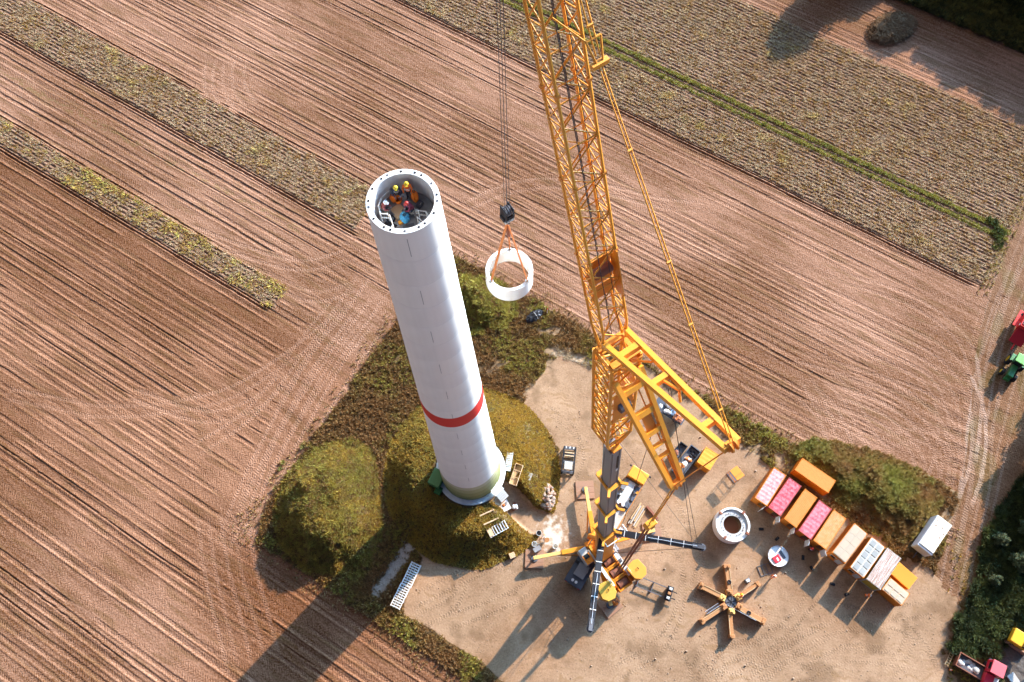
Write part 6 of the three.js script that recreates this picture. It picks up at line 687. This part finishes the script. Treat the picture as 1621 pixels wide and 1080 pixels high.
// ---------- vehicles at the edges ----------
seed(51);
{ // tractor
  const p = [84.17, 1.4, -44.12], y0 = 0, t = thing('tractor', 'green tractor with yellow wheel rims on the dirt track', 'tractor', [p[0], y0, p[2]], Math.atan2(-0.6, 0.8));
  part(t, 'hood', [rbox(0.95, 0.85, 2.4, 0, 1.45, 1.35, 0.14)], M.green); part(t, 'chassis', [box(0.6, 0.5, 4.0, 0, 0.95, 0.2)], M.darksteel); part(t, 'cab', [rbox(1.55, 1.3, 1.5, 0, 2.1, -0.75, 0.12)], M.glass); part(t, 'cab_roof', [rbox(1.75, 0.22, 1.75, 0, 2.85, -0.75, 0.1)], mat([0.12, 0.36, 0.06], 0.5)); for (const x of [-0.72, 0.72]) for (const z of [-1.45, -0.05]) part(t, 'cab_pillar', box(0.08, 1.4, 0.08, x, 2.1, z), M.green);
  for (const s of [-1, 1]) { const w = part(t, 'rear_wheel', [cyl(0.95, 0.95, 0.6, 0, 0, 0, 28, 'x')], M.rubber); w.position.set(s * 1.1, 0.95, -0.8); part(w, 'rim', [cyl(0.5, 0.5, 0.08, s * 0.29, 0, 0, 20, 'x'), cyl(0.55, 0.55, 0.04, s * 0.31, 0, 0, 20, 'x')], M.rim); const f = part(t, 'front_wheel', [cyl(0.66, 0.66, 0.48, 0, 0, 0, 24, 'x')], M.rubber); f.position.set(s * 1.05, 0.66, 1.75); part(f, 'rim', [cyl(0.36, 0.36, 0.06, s * 0.24, 0, 0, 18, 'x')], M.rim); part(t, 'fender', [rbox(0.6, 0.1, 1.5, s * 1.05, 1.98, -0.8, 0.04)], M.green); part(t, 'mirror', [box(0.2, 0.3, 0.06, s * 1.15, 2.4, 0.1)], M.black); }
  part(t, 'front_weight', [rbox(0.9, 0.6, 0.5, 0, 0.9, 2.75, 0.06)], M.green); part(t, 'exhaust', [cyl(0.06, 0.06, 1.2, 0.55, 2.3, 0.5, 10)], M.darksteel); part(t, 'hitch', [box(0.15, 0.12, 1.4, 0, 0.7, -2.4)], M.darksteel);
  const q = [87.61, 1.6, -51.26], h = thing('potato_harvester', 'red trailed potato harvester behind the green tractor', 'harvester', [q[0], 0, q[2]], Math.atan2(-0.6, 0.8));
  part(h, 'bunker', [box(0.1, 1.5, 4.6, -1.25, 2.3, -0.8), box(0.1, 1.5, 4.6, 1.25, 2.3, -0.8), box(2.4, 1.5, 0.1, 0, 2.3, -3.05), box(2.4, 1.5, 0.1, 0, 2.3, 1.45)], M.red); part(h, 'bunker_floor', box(2.4, 0.1, 4.5, 0, 1.6, -0.8), M.darksteel); part(h, 'front_elevator', [box(2.2, 0.3, 2.8, 0, 1.5, 2.5, 0, 0.5)], mat([0.4, 0.02, 0.03], 0.6)); part(h, 'frame', [box(0.25, 0.3, 7, -0.9, 0.95, 0), box(0.25, 0.3, 7, 0.9, 0.95, 0), box(2.0, 0.25, 0.3, 0, 1.2, -1.6), box(2.0, 0.25, 0.3, 0, 1.2, 1.2)], M.red); part(h, 'side_platform', [box(0.7, 0.08, 3.4, -1.65, 1.5, -0.6)], M.red); part(h, 'picking_web', Array.from({ length: 1 }, () => box(2.0, 0.1, 3.4, 0, 2.3, -1.0)), M.rust); for (let i = 0; i < 9; i++) part(h, 'web_bar', box(2.0, 0.06, 0.07, 0, 2.4, -2.5 + i * 0.37), M.darksteel); for (const s of [-1, 1]) part(h, 'wheel', [cyl(0.8, 0.8, 0.6, s * 1.3, 0.8, -1.6, 24, 'x')], M.rubber); part(h, 'drawbar', [beam([0, 0.8, 3.4], [0, 0.7, 5.0], 0.2, 0.2)], M.red); part(h, 'side_marker', [box(0.05, 0.3, 0.5, -1.32, 2.5, 1.0)], M.white);
}
{ // red truck
  const p = [70, 1.3, 3.84], t = thing('red_truck', 'small red tipper truck at the bottom right beside the rubble skip', 'truck', [p[0], 0, p[2]], Math.atan2(0.5, -0.87));
  part(t, 'cab', [rbox(1.9, 1.7, 1.9, 0, 1.75, 0.9, 0.12)], mat([0.62, 0.03, 0.05], 0.4)); part(t, 'cab_roof', [rbox(1.95, 0.1, 1.95, 0, 2.62, 0.9, 0.04)], mat([0.7, 0.12, 0.13], 0.5)); part(t, 'windscreen', [box(1.6, 0.7, 0.05, 0, 2.1, 1.87)], M.glass); for (const s of [-1, 1]) part(t, 'side_window', [box(0.04, 0.6, 1.0, s * 0.97, 2.1, 0.9)], M.glass); part(t, 'tipper_bed', [box(1.2, 0.9, 2.6, 0.35, 1.4, -1.5)], mat([0.58, 0.02, 0.04], 0.45)); part(t, 'white_locker', [rbox(0.65, 0.8, 2.5, -0.62, 1.35, -1.5, 0.05)], M.white); part(t, 'chassis', [box(1.5, 0.3, 5.2, 0, 0.75, -0.4)], M.darksteel); for (const z of [1.1, -1.8]) for (const s of [-1, 1]) part(t, 'wheel', [cyl(0.45, 0.45, 0.3, s * 0.85, 0.45, z, 18, 'x')], M.rubber);
  const q = [75.41, 1.6, -0.76], e = thing('excavator', 'yellow tracked excavator at the right edge beyond the skip', 'excavator', [q[0], 0, q[2]], 0.95);
  for (const s of [-1, 1]) part(e, 'track', [rbox(0.55, 0.8, 3.4, s * 1.1, 0.42, 0, 0.3)], M.plate); part(e, 'undercarriage', [box(1.7, 0.35, 2.0, 0, 0.7, 0)], M.darksteel); part(e, 'upper_body', [rbox(2.2, 1.0, 2.6, 0, 1.5, -0.4, 0.15)], mat([0.8, 0.4, 0.015], 0.5)); part(e, 'cab', [rbox(0.95, 1.4, 1.3, -0.6, 2.1, 0.7, 0.1)], M.glass); part(e, 'cab_roof', [rbox(1.0, 0.1, 1.4, -0.6, 2.82, 0.7, 0.04)], M.yellow2); part(e, 'boom', [beam([0.2, 1.7, 0.9], [0.2, 3.4, 2.8], 0.35, 0.45), beam([0.2, 3.4, 2.8], [0.2, 1.2, 4.4], 0.3, 0.35)], M.yellow2); part(e, 'bucket', [rbox(1.0, 0.6, 0.7, 0.2, 0.75, 4.5, 0.1)], M.darksteel);
}
// straw heap on the bare strip
{ const p = [76.48, -116.78], t = thing('straw_heap', 'brown straw heap on the bare strip under the trees', 'heap', [p[0], 0, p[1]], 0.5), g = new THREE.SphereGeometry(1, 40, 20, 0, 6.2832, 0, 1.6), a = g.attributes.position; for (let i = 0; i < a.count; i++) { const x = a.getX(i), y = a.getY(i), z = a.getZ(i), k = 1 + 0.18 * n2(x * 2.5, z * 2.5 + y) + 0.08 * n2(x * 9, z * 9); a.setXYZ(i, x * 5.2 * k, y * 1.3 * k - 0.1, z * 3.2 * k); } g.computeVertexNormals(); part(t, 'heap_body', g, mat([0.12, 0.075, 0.04], 1)); const tg = []; for (let i = 0; i < 900; i++) { const an = rnd() * 6.28, r = Math.sqrt(rnd()); tg.push(box(0.08, 0.05, rr(0.4, 1.0), Math.cos(an) * r * 5.6, 1.2 * Math.sqrt(Math.max(0, 1 - r * r)) + 0.12, Math.sin(an) * r * 3.6, rnd() * 6, rr(-0.4, 0.4))); } const s = part(t, 'loose_straw', tg, mat([0.17, 0.1, 0.05], 1)); s.userData.kind = 'stuff'; }
// ---------- trees: trunk, limbs and a crown of many leaf faces ----------
const barkMat = mat([0.09, 0.065, 0.045], 0.95);
function treeGeo(h, w, clumps, leaf) {
  const wood = [], pos = [], col = [];
  wood.push(new THREE.CylinderGeometry(0.05 * h * 0.35, 0.05 * h * 0.55, h * 0.55, 9).translate(0, h * 0.275, 0));
  for (let i = 0; i < clumps; i++) {
    const a = i * 2.4 + rr(-0.4, 0.4), f = rnd(), y = h * lerp(0.3, 0.92, Math.pow((i + 0.5) / clumps, 0.8)), rad = w * Math.sqrt(Math.max(0.05, 1 - Math.pow((y / h - 0.5) / 0.5, 2))) * rr(0.35, 0.9), c = [Math.cos(a) * rad, y, Math.sin(a) * rad], cr = w * rr(0.24, 0.42);
    if (i % 2 === 0) wood.push(bar([0, Math.min(y - 0.4, h * 0.5), 0], c, 0.012 * h * 0.5, 5)); const n = Math.round(leaf * rr(0.7, 1.2));
    for (let k = 0; k < n; k++) { const th = rnd() * 6.283, ph = Math.acos(rr(-0.9, 1)), r = cr * Math.pow(rnd(), 0.4) * (1 + 0.25 * n2(th, i)), x = c[0] + Math.sin(ph) * Math.cos(th) * r, yy = c[1] + Math.cos(ph) * r * 0.75, z = c[2] + Math.sin(ph) * Math.sin(th) * r, s = rr(0.16, 0.34), q = new THREE.Quaternion().setFromEuler(new THREE.Euler(rr(-0.9, 0.9), rnd() * 6.28, rr(-0.9, 0.9))), tn = rr(0.7, 1.3), cc = [0.055 * tn * rr(0.8, 1.5), 0.085 * tn, 0.026 * tn]; for (const [u, v] of [[-s, 0], [0, -s * 0.6], [s, 0], [-s, 0], [s, 0], [0, s * 0.6]]) { const e = new THREE.Vector3(u, 0, v).applyQuaternion(q); pos.push(x + e.x, yy + e.y, z + e.z); col.push(...cc); } }
  }
  const g = new THREE.BufferGeometry(); g.setAttribute('position', new THREE.Float32BufferAttribute(pos, 3)); g.setAttribute('color', new THREE.Float32BufferAttribute(col, 3)); g.computeVertexNormals(); return [merge(wood), g];
}
const crownMat = new THREE.MeshPhysicalMaterial({ vertexColors: true, roughness: 0.9, side: THREE.DoubleSide, transmission: 0.15, thickness: 0 });
const treeKinds = [treeGeo(9, 3.0, 34, 110), treeGeo(8, 2.6, 30, 110), treeGeo(12, 4.6, 64, 130)];
const hid = (a) => a;
function tree(k, x, z, s, label, group, turn) { const t = thing('tree', label, 'tree', [x, heightAt(x, z) - 0.15, z], turn, group); part(t, 'trunk', treeKinds[k][0], barkMat); part(t, 'crown', treeKinds[k][1], crownMat); t.scale.setScalar(s); return t; }
[[98, -48, 0.9], [93, -41.5, 0.85], [89, -35, 0.95], [85.5, -29, 0.85], [82.5, -23, 0.72], [80, -17, 0.62], [77.5, -12, 0.5], [79.5, -7, 0.5], [87, -20, 0.8], [91.5, -27.5, 0.95], [85, -12, 0.7], [73.5, -9.5, 0.34], [75.5, -15.5, 0.36]].forEach(([x, z, s], i) => tree(i % 2, x, z, s, i < 11 && i !== 5 && i !== 6 && i !== 7 ? 'dark broadleaf tree rising out of the hedge at the right edge' : 'low dark tree in the hedge beside the dirt track', i < 11 && i !== 5 && i !== 6 && i !== 7 ? 'tall trees of the east hedge' : 'low trees of the east hedge', i * 1.3));
[[[53.31, -112.23], 1.05], [[57.53, -118.46], 1.0], [[62.67, -120.4], 0.95], [[68.61, -121.37], 0.8], [[74.25, -112.63], 1.0], [[78.63, -114.53], 0.9], [[82.69, -110.4], 1.0], [[86.12, -105.44], 1.0], [[89.6, -104.21], 0.95], [[93.78, -100.57], 1.0], [[97.58, -97.29], 1.0], [[102.81, -94.64], 1.0], [[94.54, -112.89], 0.8], [[100.15, -109.72], 0.8], [[66.92, -123.02], 1.0], [[81.21, -116.12], 1.1], [[85.09, -109.77], 1.1], [[95.62, -100.56], 1.1], [[88.23, -106.66], 1.15], [[100.72, -96.1], 1.1]].forEach(([p, s], i) => { const d = 11.2 * s * 2.3; tree(2, p[0] + 0.68 * d, p[1] - 0.733 * d, s, 'tall dark tree of the wood edge beyond the top right corner', 'trees of the wood edge', i * 0.9); });

renderer.render(scene, camera);
